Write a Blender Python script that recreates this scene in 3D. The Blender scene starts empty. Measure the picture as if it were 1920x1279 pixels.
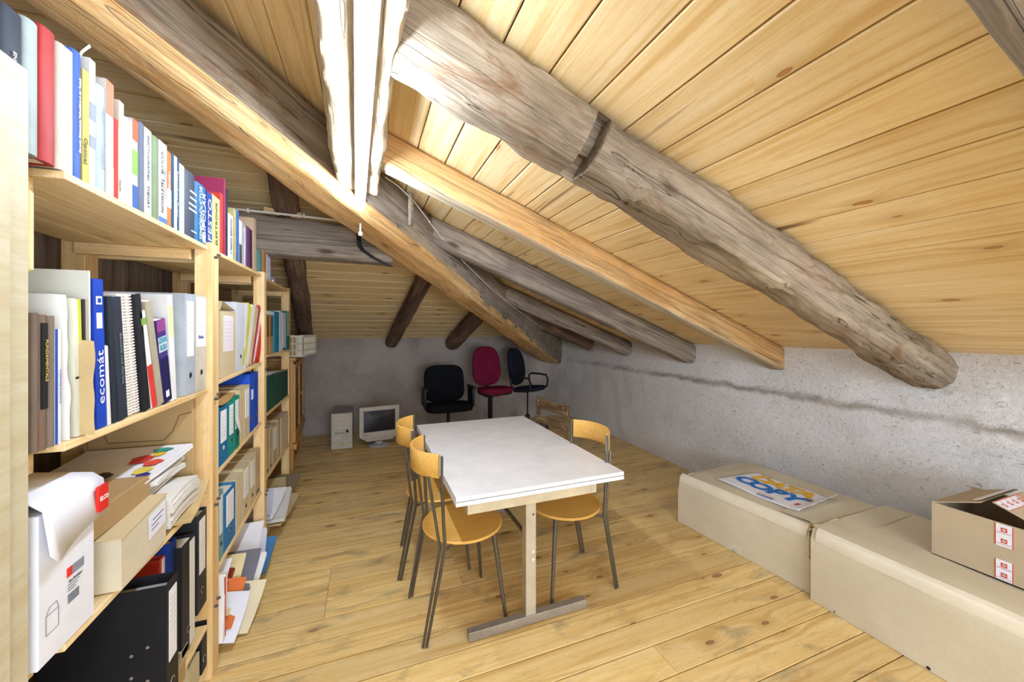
import bpy, bmesh, math, random
from mathutils import Vector, Matrix, noise
R = math.radians
C = bpy.data.collections.new('attic'); bpy.context.scene.collection.children.link(C)
SC = bpy.context.scene
# ---------------------------------------------------------------- camera, world, lights, exposure
cam = bpy.data.cameras.new('camera'); camo = bpy.data.objects.new('camera', cam); C.objects.link(camo)
camo.location = (0, 0, 1.5); camo.rotation_euler = (R(90), 0, -math.atan(275/720))
cam.sensor_width = 36; cam.lens = 36*720/1920; cam.shift_y = -23.5/1920; cam.clip_start = .02
SC.camera = camo
w = bpy.data.worlds.new('world'); SC.world = w; w.use_nodes = True
w.node_tree.nodes['Background'].inputs[0].default_value = (.75, .8, .9, 1)
w.node_tree.nodes['Background'].inputs[1].default_value = .25
SC.view_settings.view_transform = 'Standard'; SC.view_settings.look = 'None'
SC.view_settings.gamma = 1; SC.view_settings.use_curve_mapping = False
SC.view_settings.exposure = 0.18
TUBE = 84.0            # radiance of the fluorescent tubes
wl = bpy.data.lights.new('fill_light', 'AREA'); wl.shape = 'RECTANGLE'; wl.size = 2.2; wl.size_y = 1.0; wl.energy = 88; wl.color = (.84, .97, 1.20)
wlo = bpy.data.objects.new('fill_light', wl); C.objects.link(wlo); wlo.location = (.9, -2.12, 1.25); wlo.rotation_euler = (R(90), 0, 0)   # fill lamp added behind the viewer to brighten the room; no window known there
SC.cycles.use_denoising = True
SC.cycles.max_bounces = 8; SC.cycles.diffuse_bounces = 5
SC.cycles.sample_clamp_indirect = 6.0

# ---------------------------------------------------------------- materials
def lin(c): return tuple((x/255/12.92 if x/255 <= .04045 else ((x/255+.055)/1.055)**2.4) for x in c[:3]) + (1,)
class NT:
    def __init__(s, name, rough=.7, spec=.3, metal=0):
        s.m = bpy.data.materials.new(name); s.m.use_nodes = True
        s.t = s.m.node_tree; s.b = s.t.nodes['Principled BSDF']
        s.b.inputs['Roughness'].default_value = rough
        s.b.inputs['Specular IOR Level'].default_value = spec
        s.b.inputs['Metallic'].default_value = metal
    def n(s, typ, ins=None, **kw):
        n = s.t.nodes.new(typ)
        for k, v in kw.items(): setattr(n, k, v)
        for k, v in (ins or {}).items():
            if isinstance(v, bpy.types.NodeSocket): s.t.links.new(v, n.inputs[k])
            else: n.inputs[k].default_value = v
        return n
    def math(s, op, a, b=0.0, c=0.0, clamp=False):
        n = s.n('ShaderNodeMath', {0: a, 1: b, 2: c}, operation=op); n.use_clamp = clamp; return n.outputs[0]
    def vmul(s, a, v): return s.n('ShaderNodeVectorMath', {0: a, 1: v}, operation='MULTIPLY').outputs[0]
    def vadd(s, a, v): return s.n('ShaderNodeVectorMath', {0: a, 1: v}, operation='ADD').outputs[0]
    def noise(s, vec, scale=1, detail=4, rough=.55, dist=0, out=0):
        return s.n('ShaderNodeTexNoise', {'Vector': vec, 'Scale': scale, 'Detail': detail, 'Roughness': rough, 'Distortion': dist}).outputs[out]
    def ramp(s, f, stops, interp='LINEAR'):
        n = s.n('ShaderNodeValToRGB', {0: f}); e = n.color_ramp.elements; n.color_ramp.interpolation = interp
        while len(e) < len(stops): e.new(.5)
        for i, (p, c) in enumerate(stops):
            e[i].position = p; e[i].color = (c, c, c, 1) if isinstance(c, (int, float)) else lin(c)
        return n.outputs[0]
    def mix(s, f, a, b, mode='MIX'):
        n = s.n('ShaderNodeMix', data_type='RGBA', blend_type=mode)
        for i, v in ((0, f), (6, a), (7, b)):
            if isinstance(v, bpy.types.NodeSocket): s.t.links.new(v, n.inputs[i])
            else: n.inputs[i].default_value = lin(v) if isinstance(v, tuple) and len(v) == 3 else v
        return n.outputs[2]
    def coords(s, rnd=True):
        tc = s.n('ShaderNodeTexCoord').outputs['Object']; s.oi = s.n('ShaderNodeObjectInfo')
        if not rnd: return tc
        k = s.n('ShaderNodeCombineXYZ', {0: s.math('MULTIPLY', s.oi.outputs['Random'], 37.0), 1: s.math('MULTIPLY', s.oi.outputs['Random'], 91.0), 2: s.math('MULTIPLY', s.oi.outputs['Random'], 13.0)}).outputs[0]
        return s.vadd(tc, k)
    def col(s, c): s.t.links.new(c, s.b.inputs['Base Color'])
    def bump(s, h, strength=.3, dist=.01):
        n = s.n('ShaderNodeBump', {'Height': h, 'Strength': strength, 'Distance': dist}); s.t.links.new(n.outputs[0], s.b.inputs['Normal'])

def plank_mat(name, light, mid, dark, knotc, knots=.55, rough=.5, var=.22, dirt=None, streak=None, axis=0, bump=.12):
    s = NT(name, rough, .35); P = s.coords()
    if axis: P = s.n('ShaderNodeMapping', {'Vector': P, 'Rotation': (0, 0, R(90)) if axis == 1 else (0, R(90), 0)}).outputs[0]
    vor = s.n('ShaderNodeTexVoronoi', {'Vector': s.vmul(P, (1.9, 4.8, 0)), 'Scale': 1.0, 'Randomness': 1.0}, voronoi_dimensions='2D')
    d = vor.outputs['Distance']; gate = s.n('ShaderNodeSeparateColor', {0: vor.outputs['Color']}).outputs
    on = s.math('GREATER_THAN', gate[0], 1-knots)
    pull = s.math('MULTIPLY', s.math('SUBTRACT', 1.0, s.math('MULTIPLY', d, 3.2, clamp=True)), on)
    off = s.n('ShaderNodeCombineXYZ', {1: s.math('MULTIPLY', pull, .045)}).outputs[0]
    Q = s.vadd(P, off)
    g = s.noise(s.vmul(Q, (.7, 17, 17)), 1, 4, .6, 1.6)
    g2 = s.noise(s.vmul(Q, (1.6, 75, 75)), 1, 3, .6, .4)
    c = s.ramp(g, [(.32, dark), (.5, mid), (.66, light)])
    c = s.mix(s.math('MULTIPLY', s.ramp(g2, [(.42, 1.0), (.6, 0.0)]), .20), c, dark)
    fl = s.noise(s.vmul(P, (22, 150, 40)), 1, 3, .7, .8)
    c = s.mix(s.math('MULTIPLY', s.ramp(fl, [(.36, 1.0), (.47, 0.0)]), .38), c, dark)
    halo = s.math('MULTIPLY', s.math('SUBTRACT', 1.0, s.math('MULTIPLY', d, 4.5, clamp=True)), on)
    c = s.mix(s.math('MULTIPLY', halo, .75), c, tuple(int(x*.93) for x in dark))
    size = s.math('MULTIPLY_ADD', gate[1], .06, .022)
    q_ = s.math('DIVIDE', d, size)
    kn = s.math('MULTIPLY', s.ramp(q_, [(.75, 1.0), (1.0, 0.0)]), on)
    rim = s.ramp(q_, [(.45, 0.0), (.8, 1.0)])
    rings = s.noise(s.vmul(P, (30, 60, 10)), 1.0, 2, .5, 1)
    c = s.mix(s.math('MULTIPLY', kn, .85), c, s.mix(s.math('MULTIPLY', rim, rings), tuple(min(255, int(x*1.35)) for x in knotc), tuple(int(x*.6) for x in knotc)))
    if dirt:
        dn = s.noise(s.vmul(P, (3.5, 9, 4)), 1, 4, .65, .5)
        c = s.mix(s.math('MULTIPLY', s.ramp(dn, [(.54, 0.0), (.70, 1.0)]), .6), c, dirt)
    if streak:
        sn = s.noise(s.vmul(P, (.55, 7.5, 1)), 1, 3, .6, .8)
        c = s.mix(s.ramp(sn, [(.665, 0.0), (.74, .9)]), c, streak)
    v = s.math('MULTIPLY_ADD', s.oi.outputs['Random'], var, 1-var*.62)
    c = s.mix(1.0, c, s.n('ShaderNodeCombineColor', {0: v, 1: v, 2: s.math('MULTIPLY_ADD', s.oi.outputs['Random'], var*.7, 1-var*.4)}).outputs[0], 'MULTIPLY')
    s.col(c); s.bump(s.math('ADD', g2, s.math('MULTIPLY', g, 1.5)), bump, .004)
    return s.m

def log_mat(name, a, b, c3, rough=.85, crack=.8, stain=None):
    """weathered hewn timber, grain along local X"""
    s = NT(name, rough, .2); P = s.coords()
    big = s.noise(s.vmul(P, (1.3, 5, 5)), 1, 4, .6, .6)
    g = s.noise(s.vmul(P, (1.5, 42, 42)), 1, 5, .65, 1.2)
    c = s.ramp(big, [(.34, a), (.5, b), (.66, c3)])
    c = s.mix(s.math('MULTIPLY', s.ramp(g, [(.36, 1.0), (.56, 0.0)]), .5), c, tuple(int(x*.45) for x in a))
    if stain:
        sn = s.noise(s.vmul(P, (2.2, 7, 7)), 1, 5, .7, 1.0)
        c = s.mix(s.ramp(sn, [(.52, 0.0), (.66, .75)]), c, stain)
    ck = s.noise(s.vmul(P, (.28, 15, 15)), 1, 2, .4, .3)
    line = s.ramp(s.math('ABSOLUTE', s.math('SUBTRACT', ck, .5)), [(.0, 1.0), (.009, 0.0)])
    c = s.mix(s.math('MULTIPLY', line, crack), c, (38, 30, 24))
    vk = s.n('ShaderNodeTexVoronoi', {'Vector': s.vmul(P, (1.6, 5, 5)), 'Scale': 1.0})
    c = s.mix(s.ramp(vk.outputs['Distance'], [(.05, .8), (.12, 0.0)]), c, (70, 48, 34))
    s.col(c)
    h = s.math('SUBTRACT', s.math('ADD', s.math('MULTIPLY', g, .6), s.math('MULTIPLY', s.noise(s.vmul(P, (9, 30, 30)), 1, 6, .7, .6), .9)), s.math('MULTIPLY', line, .6))
    s.bump(h, .55, .012)
    return s.m

def plaster(name, a, b, c3, bandz=None):
    s = NT(name, .95, .1); P = s.coords(False)
    big = s.noise(P, 1.6, 6, .62, .3); fine = s.noise(P, 45, 6, .8, .3)
    c = s.ramp(big, [(.33, a), (.5, b), (.68, c3)])
    c = s.mix(s.math('MULTIPLY', s.ramp(fine, [(.30, 1.0), (.60, 0.0)]), .16), c, tuple(int(x*.70) for x in a))
    pit = s.noise(s.vmul(P, (30, 30, 62)), 1, 5, .8, 1.6)
    pm = s.ramp(pit, [(.35, 1.0), (.405, 0.0)])
    c = s.mix(s.math('MULTIPLY', pm, .65), c, (78, 74, 68))
    if bandz:
        z = s.n('ShaderNodeSeparateXYZ', {0: P}).outputs
        e = s.noise(P, 5, 5, .7, .4)
        dz = s.math('ABSOLUTE', s.math('ADD', s.math('SUBTRACT', z[2], bandz), s.math('MULTIPLY', s.math('SUBTRACT', e, .5), .13)))
        bm = s.ramp(dz, [(.006, .85), (.040, 0.0)])
        gn = s.ramp(s.noise(P, 1.1, 3, .6), [(.42, .10), (.58, .9)])
        c = s.mix(s.math('MULTIPLY', bm, gn), c, s.mix(s.ramp(s.noise(P, 9, 4, .6), [(.4, 0.0), (.6, 1.0)]), (128, 122, 112), (168, 152, 128)))
    s.col(c)
    s.bump(s.math('ADD', s.math('MULTIPLY', s.noise(P, 26, 6, .8, .5), 1.6), s.math('MULTIPLY', pm, -.7)), .7, .014)
    return s.m

_pc = {}
def P(c, rough=.6, metal=0, spec=.3, wear=0, weave=0):
    key = (tuple(c), rough, metal, spec, wear, weave)
    if key in _pc: return _pc[key]
    s = NT('paint_%d_%d_%d' % tuple(c), rough, spec, metal); Q = s.coords()
    n = s.noise(Q, 9, 4, .6)
    kk = .985 if min(c) > 180 else .90
    d = tuple(int(x*kk) for x in c); l = tuple(min(255, int(x*1.03+1)) for x in c)
    cc = s.ramp(n, [(.3, d), (.7, l)])
    if wear:
        wn = s.noise(s.vmul(Q, (30, 30, 9)), 1, 5, .7, .6)
        cc = s.mix(s.ramp(wn, [(.60, 0.0), (.68, .8)]), cc, (225, 225, 215))
    s.col(cc)
    if weave: s.bump(s.noise(Q, 380, 2, .5), .25, .002)
    else: s.bump(s.noise(Q, 60, 3, .6), .04, .002)
    _pc[key] = s.m; return s.m
def card(c=(222, 211, 184), name='cardboard', dark=.93):
    key = ('card', c)
    if key in _pc: return _pc[key]
    s = NT(name, .85, .15); Q = s.coords(False)
    n = s.noise(s.vmul(Q, (2.5, 2.5, 3)), 1, 4, .6); f = s.noise(s.vmul(Q, (240, 240, 60)), 1, 2, .6)
    cc = s.ramp(n, [(.3, tuple(int(x*dark) for x in c)), (.7, c)])
    cc = s.mix(s.math('MULTIPLY', s.ramp(f, [(.4, 1.0), (.65, 0.0)]), .13), cc, tuple(int(x*.75) for x in c))
    s.col(cc); s.bump(s.noise(s.vmul(Q, (3, 3, 9)), 1, 3, .6), .12, .01)
    _pc[key] = s.m; return s.m
def metal(name, c, rough=.35):
    s = NT(name, rough, .5, .55); Q = s.coords()
    s.col(s.ramp(s.noise(Q, 7, 4, .6), [(.3, tuple(int(x*.8) for x in c)), (.7, c)])); return s.m
def emit(name, c, st):
    m = bpy.data.materials.new(name); m.use_nodes = True; nt = m.node_tree; nt.nodes.clear()
    e = nt.nodes.new('ShaderNodeEmission'); o = nt.nodes.new('ShaderNodeOutputMaterial')
    e.inputs[0].default_value = c; e.inputs[1].default_value = st; nt.links.new(e.outputs[0], o.inputs[0]); return m

M_FLOOR = plank_mat('floor_pine', (242, 217, 158), (235, 205, 138), (212, 173, 102), (116, 82, 56), .6, .42, .20, dirt=(142, 128, 100))
M_CEIL = plank_mat('ceiling_pine', (246, 226, 182), (241, 216, 164), (222, 186, 124), (140, 96, 58), .45, .6, .10, streak=(120, 84, 52))
M_SHELF = plank_mat('shelf_pine', (244, 220, 172), (238, 208, 152), (218, 178, 118), (150, 106, 66), .35, .5, .06)
M_SHELFZ = plank_mat('post_pine', (244, 220, 172), (238, 206, 148), (220, 180, 120), (150, 106, 66), .35, .5, .06, axis=2)
M_PALE = plank_mat('cupboard_pine', (204, 197, 170), (198, 188, 156), (188, 174, 138), (178, 156, 116), .06, .5, .03, axis=1, bump=.05)
M_GREYW = plank_mat('grey_boards', (168, 156, 138), (142, 128, 110), (106, 92, 76), (70, 56, 44), .4, .8, .25)
M_PLY = plank_mat('beech_plywood', (240, 194, 108), (234, 184, 96), (226, 172, 82), (216, 160, 72), .02, .35, .04, bump=.02)
M_LOG = log_mat('log_grey', (140, 124, 104), (166, 150, 128), (190, 174, 150), stain=(124, 88, 58))
M_LOGP = log_mat('log_pale', (190, 172, 142), (206, 190, 160), (216, 202, 174), stain=(190, 156, 122), crack=.6)
M_LOGD = log_mat('log_dark', (104, 84, 70), (124, 102, 86), (148, 124, 102))
M_LOGG = log_mat('log_weathered', (136, 126, 114), (158, 146, 132), (186, 172, 152))
M_OCH = log_mat('log_ochre', (218, 172, 112), (230, 188, 130), (238, 204, 150), rough=.6, crack=.55, stain=(200, 146, 84))
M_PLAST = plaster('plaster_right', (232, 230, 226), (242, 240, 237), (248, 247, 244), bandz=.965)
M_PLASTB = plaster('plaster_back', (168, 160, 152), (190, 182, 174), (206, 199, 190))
M_STEEL = metal('steel', (186, 180, 170), .34)
M_DSTEEL = metal('dark_steel', (112, 104, 94), .38)
M_BLACK = P((26, 26, 30), .5); M_PAGE = P((232, 226, 208), .9)
M_WHITE = P((236, 238, 240), .5)

# ---------------------------------------------------------------- object helpers
W = {}
def link(o, parent, M, label=None, cat=None, group=None, kind=None):
    C.objects.link(o); W[o] = M
    if parent is not None:
        o.parent = parent; o.matrix_parent_inverse = Matrix.Identity(4)
        o.matrix_basis = W[parent].inverted() @ M
    else: o.matrix_basis = M
    if label: o['label'] = label
    if cat: o['category'] = cat
    if group: o['group'] = group
    if kind: o['kind'] = kind
    return o
def T(x, y, z): return Matrix.Translation((x, y, z))
def frame(o, x, y, z=None):
    x = Vector(x).normalized(); y = Vector(y); y = (y - x*x.dot(y)).normalized(); z = x.cross(y)
    return Matrix(((x.x, y.x, z.x, o[0]), (x.y, y.y, z.y, o[1]), (x.z, y.z, z.z, o[2]), (0, 0, 0, 1)))
def empty(name, M, **kw):
    o = bpy.data.objects.new(name, None); o.empty_display_size = .05; return link(o, None, M, **kw)
def mesh(name, bm, mats, parent=None, M=None, smooth=False, **kw):
    me = bpy.data.meshes.new(name); bm.to_mesh(me); bm.free()
    for m in (mats if isinstance(mats, (list, tuple)) else [mats]): me.materials.append(m)
    if smooth:
        for p in me.polygons: p.use_smooth = True
        me.set_sharp_from_angle(angle=R(smooth if smooth is not True else 40))
    if M is None: M = W[parent] if parent is not None else Matrix.Identity(4)
    return link(bpy.data.objects.new(name, me), parent, M, **kw)
def BM(): return bmesh.new()
def box(bm, x0, x1, y0, y1, z0, z1, bev=0, mi=0, M=None):
    vs = [bm.verts.new(p) for p in [(x0,y0,z0),(x1,y0,z0),(x1,y1,z0),(x0,y1,z0),(x0,y0,z1),(x1,y0,z1),(x1,y1,z1),(x0,y1,z1)]]
    fs = [bm.faces.new([vs[i] for i in f]) for f in [(3,2,1,0),(4,5,6,7),(0,1,5,4),(1,2,6,5),(2,3,7,6),(3,0,4,7)]]
    for f in fs: f.material_index = mi
    if bev:
        es = list({e for f in fs for e in f.edges})
        r = bmesh.ops.bevel(bm, geom=es, offset=bev, segments=2 if bev > .006 else 1, affect='EDGES', profile=.5)
        for f in r['faces']: f.material_index = mi
        vs = list({v for f in r['faces'] for v in f.verts} | {v for v in vs if v.is_valid})
    if M is not None: bmesh.ops.transform(bm, matrix=M, verts=vs)
    return vs
def poly(bm, pts, mi=0):
    f = bm.faces.new([bm.verts.new(p) for p in pts]); f.material_index = mi; return f
def loft(bm, secs, closed=True, caps=True, mi=0):
    rings = [[bm.verts.new(p) for p in s] for s in secs]; n = len(secs[0])
    for a, b in zip(rings, rings[1:]):
        for i in range(n if closed else n-1):
            f = bm.faces.new((a[i], a[(i+1) % n], b[(i+1) % n], b[i])); f.material_index = mi if not callable(mi) else mi(i)
    if caps and closed:
        bm.faces.new(rings[0][::-1]); bm.faces.new(rings[-1])
    return rings
def tube(bm, pts, r, n=8, caps=True, mi=0, flat=1.0):
    pts = [Vector(p) for p in pts]; secs = []; up = None
    for i, p in enumerate(pts):
        d = (pts[min(i+1, len(pts)-1)] - pts[max(i-1, 0)]).normalized()
        if up is None: up = Vector((0, 0, 1)) if abs(d.z) < .9 else Vector((1, 0, 0))
        a = d.cross(up).normalized(); b = a.cross(d).normalized(); up = b
        rr = r[i] if isinstance(r, (list, tuple)) else r
        secs.append([p + a*math.cos(2*math.pi*k/n)*rr + b*math.sin(2*math.pi*k/n)*rr*flat for k in range(n)])
    loft(bm, secs, caps=caps, mi=mi)
def lathe(bm, prof, M=None, n=24, mi=0):
    secs = [[Vector((r*math.cos(2*math.pi*k/n), r*math.sin(2*math.pi*k/n), z)) for k in range(n)] for r, z in prof]
    if M is not None: secs = [[M @ v for v in s] for s in secs]
    loft(bm, secs, mi=mi)
def text(parent, s, size, M, mat, sx=1, shear=0, name='lettering', bold=0):
    c = bpy.data.curves.new(name, 'FONT'); c.body = s; c.size = size; c.align_x = 'CENTER'; c.align_y = 'CENTER'
    c.extrude = .0002; c.shear = shear; c.resolution_u = 2; c.offset = bold; c.materials.append(mat)
    o = bpy.data.objects.new('tmp', c); me = bpy.data.meshes.new_from_object(o); bpy.data.objects.remove(o); bpy.data.curves.remove(c)
    if not me.materials: me.materials.append(mat)
    return link(bpy.data.objects.new(name, me), parent, M @ Matrix.Diagonal((sx, 1, 1, 1)))
def log(name, p0, p1, w, h, mat, seed, rough=.012, rnd=.6, n=None, taper=1.0, top=True, mats=None, side=None, notch=None, sag=0, burl=None, **kw):
    """hewn timber from p0 to p1; top face along the line when top, section w wide, h deep"""
    p0, p1 = Vector(p0), Vector(p1); L = (p1-p0).length; x = (p1-p0).normalized()
    y = Vector((0, 0, 1)).cross(x) if side is None else Vector(side)
    M = frame(p0, x, y); n = n or max(14, int(L/.06)); bm = BM(); secs = []; K = 24
    st = [i/n for i in range(n+1)]
    if notch: st = sorted([t for t in st if abs(t*L-notch) > .05]+[(notch+o)/L for o in (-.036, -.031, -.005, .022, .028)])
    for i in range(len(st)):
        t = st[i]; k = 1+(taper-1)*t; sec = []
        for j in range(K):
            a = 2*math.pi*(j+.5)/K; ca, sa = math.cos(a), math.sin(a); e = rnd
            px = math.copysign(abs(ca)**e, ca)*w*k/2; pz = math.copysign(abs(sa)**e, sa)*h*k/2
            q = Vector((t*L*1.1, px*3, pz*3)) + Vector((seed*7.3, seed*3.1, 0))
            d = 1 + (noise.noise(q*1.3)*.6 + noise.noise(q*4.0)*.5 + noise.noise(q*11)*.25) * rough/(.5*min(w, h))
            X = t*L
            for bx_, ba, bz_ in (burl or []):
                g_ = math.exp(-((X-bx_)/.07)**2-((a-ba)/.45)**2); d += bz_*g_*(1+1.6*noise.noise(q*25))
            z = pz*d - (h*k/2 if top else 0) - sag*math.sin(math.pi*t)
            py = px*d
            if notch and -.033 < X-notch < .025 and pz < .6*h/2 and px < w*.22: py = py*.40; z = z+.075*(1 if pz < 0 else .3)
            sec.append((X, py, min(z, -.001) if top else z))
        secs.append(sec)
    loft(bm, secs)
    if mats:
        for f in bm.faces:
            c = f.calc_center_median(); ym = c.y/w; zm = c.z/h
            f.material_index = mats[1](ym, zm, c.x/L)
    return mesh(name, bm, mats[0] if mats else mat, None, M, smooth=32, **kw)

# ---------------------------------------------------------------- the room shell
rnd = random.Random(5)
TA = .39; RZ = lambda x: 1.345 + TA*(3.2-x); BZ = lambda y: 1.36 + TA*(6.0-y)
def plank_mesh(L, wdt, th=.02, g=.005, ch=.0045):
    """long axis local X centred, visible face towards -Z, grooves chamfered"""
    bm = BM(); h = wdt/2-g/2; prof = [(-h, th), (-h, ch), (-h+ch, 0), (h-ch, 0), (h, ch), (h, th)]
    loft(bm, [[(x, y, z) for y, z in prof] for x in (-L/2, L/2)]); return bm
def floor_plank(bm, L, wdt, ch=.0014, g=.0052):
    h = wdt/2-g/2; prof = [(-h, -.022), (h, -.022), (h, -ch), (h-ch, 0), (-h+ch, 0), (-h, -ch)]
    loft(bm, [[(x, y, z) for y, z in prof] for x in (-L/2, L/2)]); return bm
bm = BM(); box(bm, -1.55, 3.5, -2.3, 6.2, -.06, -.024)
floor = mesh('floor', bm, M_GREYW, kind='structure')
ys = [1.909, 2.051, 2.202, 2.345, 2.508, 2.677]
while ys[0] > -2.25: ys.insert(0, ys[0]-rnd.choice((.145, .15, .152, .158)))
while ys[-1] < 6.1: ys.append(ys[-1]+rnd.choice((.145, .15, .155, .16)))
for a, b in zip(ys, ys[1:]):
    if 2.2 < a < 2.6: cuts = [-1.5, -.2, .535, 3.42]
    elif rnd.random() < .35 and not 1.9 < a < 2.7: cuts = [-1.5, rnd.uniform(.6, 2.4), 3.42]
    else: cuts = [-1.5, 3.42]
    for c0, c1 in zip(cuts, cuts[1:]):
        mesh('plank', floor_plank(BM(), c1-c0-.002, b-a), M_FLOOR, floor, T((c0+c1)/2, (a+b)/2, rnd.uniform(-.0012, 0)))
# gap of the cut-out hatch in the floor
ceil_bm = BM()
nR = Vector((TA, 0, 1)).normalized(); nB = Vector((0, TA, 1)).normalized()
def slab(bm, pts, n, d0, d1):
    lo = [Vector(p)+n*d0 for p in pts]; hi = [Vector(p)+n*d1 for p in pts]; loft(bm, [lo, hi])
slab(ceil_bm, [(-1.75, -2.4, RZ(-1.75)), (3.6, -2.4, RZ(3.6)), (3.6, 6.44, RZ(3.6)), (-1.75, 1.09, RZ(-1.75))], nR, .021, .05)
slab(ceil_bm, [(-1.75, 1.09, BZ(1.09)), (3.6, 6.44, BZ(6.44)), (-1.75, 6.44, BZ(6.44))], nB, .021, .05)
ceiling = mesh('ceiling', ceil_bm, M_LOGD, kind='structure')
xs = [1.38, 1.527, 1.684, 1.838, 1.999, 2.145, 2.301, 2.502, 2.706, 2.893, 3.06, 3.23, 3.40]
while xs[0] > -1.65: xs.insert(0, xs[0]-rnd.choice((.152, .158, .164)))
cl = math.sqrt(1+TA*TA)
for a, b in zip(xs, xs[1:]):
    y1 = b+2.84+.12; L = y1+2.35; xm = (a+b)/2
    Mx = frame((xm, -2.35+L/2, RZ(xm)), (0, 1, 0), (-1/cl, 0, TA/cl))
    mesh('plank', plank_mesh(L, (b-a)*cl), M_CEIL, ceiling, Mx)
yb = [1.2]
while yb[-1] < 6.2: yb.append(yb[-1]+rnd.choice((.142, .148, .155)))
for a, b in zip(yb, yb[1:]):
    x1 = b-2.84+.12; L = x1+1.7; ym = (a+b)/2
    Mx = frame((-1.7+L/2, ym, BZ(ym)), (1, 0, 0), (0, 1/cl, -TA/cl))
    mesh('plank', plank_mesh(L, (b-a)*cl), M_CEIL, ceiling, Mx)
def rough_wall(name, p0, p1, z1f, mat, step=.05, setback=None, amp=.014, inward=None):
    p0, p1 = Vector(p0), Vector(p1); L = (p1-p0).length; d = (p1-p0)/L; nrm = Vector((d.y, -d.x, 0))
    if inward and nrm.dot(Vector(inward)) < 0: nrm = -nrm
    bm = BM(); nx = int(L/step); rows = []
    for i in range(nx+1):
        q = p0+d*(L*i/nx); zt = z1f(q); nz = 30; col = []
        for j in range(nz+1):
            z = zt*j/nz; v = Vector((q.x, q.y, z))
            o = noise.noise(v*1.1)*amp*1.6 + noise.noise(v*4.5)*amp*.8 + noise.noise(v*13)*amp*.35
            if setback and z > setback: o -= .03
            col.append(bm.verts.new(v + nrm*o))
        rows.append(col)
    for a, b in zip(rows, rows[1:]):
        for j in range(len(a)-1): bm.faces.new((a[j], b[j], b[j+1], a[j+1]))
    o = mesh(name, bm, mat, kind='structure', smooth=60); return o
rough_wall('wall_right', (3.03, -2.3, 0), (3.29, 6.2, 0), lambda q: RZ(q.x)+.012, M_PLAST, setback=.965, inward=(-1, 0, 0))
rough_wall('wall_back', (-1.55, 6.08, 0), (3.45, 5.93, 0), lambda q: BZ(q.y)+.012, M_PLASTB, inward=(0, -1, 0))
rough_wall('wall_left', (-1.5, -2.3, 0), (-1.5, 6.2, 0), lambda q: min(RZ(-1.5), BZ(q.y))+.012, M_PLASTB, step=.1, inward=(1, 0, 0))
rough_wall('wall_front', (-1.6, -2.25, 0), (3.3, -2.25, 0), lambda q: RZ(q.x)+.012, M_PLAST, step=.1, inward=(0, 1, 0))
bm = BM()
for a in [(-.25, 2.05, .70, .76), (-.25, 2.05, 1.76, 1.82), (-.25, -.19, .76, 1.76), (1.99, 2.05, .76, 1.76), (.87, .93, .76, 1.76)]: box(bm, a[0], a[1], -2.22, -2.15, a[2], a[3], .004)
wn = mesh('added_window_1', bm, M_SHELF, kind='structure')  # frame of a made-up window, added around the fill lamp out of view
# grey board partition behind the shelving
t = empty('board_partition', T(-1.17, 2.1, 0), label='partition of weathered grey vertical boards behind the pine shelving', cat='partition')
y = .95
while y < 3.6:
    wd = rnd.uniform(.13, .19); bm = BM(); box(bm, -1.0, 1.0, -wd/2+.002, wd/2-.002, -.01, .01, .002)
    mesh('plank', bm, M_GREYW, t, frame((-1.17+rnd.uniform(-.004, .004), y+wd/2, 1.02), (0, 0, 1), (0, 1, 0))); y += wd

# ---------------------------------------------------------------- roof timbers
def rafter(x0, yc, w_, h_, mat, seed, label, x1=3.26, **kw):
    return log('rafter', (x0, yc, RZ(x0)-.002), (x1, yc+kw.pop('dy', 0), RZ(x1)-.002), w_, h_, mat, seed, label=label, cat='rafter', group='rafters under the sloping board ceiling', **kw)
rafter(-.15, .242, .20, .187, M_LOGG, 1, 'grey round rafter crossing the upper right corner, nearest the viewer', rnd=.6)
rafter(.0, 1.25, .225, .22, M_LOG, 2, 'thick grey round log rafter with a deep saw notch', rnd=.62, rough=.034, notch=.86, n=150, burl=[(1.06, 3.9, .16), (1.12, 4.3, .12), (2.55, 3.8, -.14), (1.9, 4.6, .10)], x1=3.2, mats=((M_LOG, M_LOGG), lambda y, z, t: 0))
rafter(.0, 2.205, .14, .175, M_OCH, 3, 'squared honey coloured rafter with a grey lower edge', rnd=.3, rough=.006, mats=((M_OCH, M_LOGP), lambda y, z, t: 1 if z < -.93 else 0))
rafter(.5, 3.14, .18, .20, M_LOGG, 4, 'grey weathered rafter with flaking white patches behind the honey rafter', rnd=.55, rough=.01)
rafter(1.3, 4.19, .17, .185, M_LOGG, 6, 'short dark grey pole rafter behind the flaking grey one', rnd=.85)
rafter(2.1, 5.085, .15, .165, M_LOGD, 7, 'shortest dark pole rafter beside the right back corner', rnd=.85)
log('hip_beam', (-1.703, .875, 3.20), (3.08, 6.03, 1.345), .235, .33, None, 9, rough=.016, rnd=.32, taper=1.42, n=90,
    mats=((M_OCH, M_LOGG, M_LOG), lambda y, z, t: 0 if (z < -.8 and y > -.6) or y > .35 else (1 if t > .35 else 2)),
    label='massive ochre and grey hewn hip beam running diagonally down to the far corner', cat='beam')
log('purlin', (.058, -2.3, 2.602), (-.045, 2.47, 2.602), .232, .292, M_LOGP, 11, rough=.026, rnd=.26, n=150,
    label='pale rough-edged beam overhead that carries the tube lamp', cat='beam')
log('tie_beam', (-1.48, 3.215, 2.302), (.20, 3.205, 2.278), .21, .272, M_LOGG, 12, rough=.014, rnd=.45,
    label='grey horizontal tie beam above the shelving with a white cable on top', cat='beam')
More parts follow.
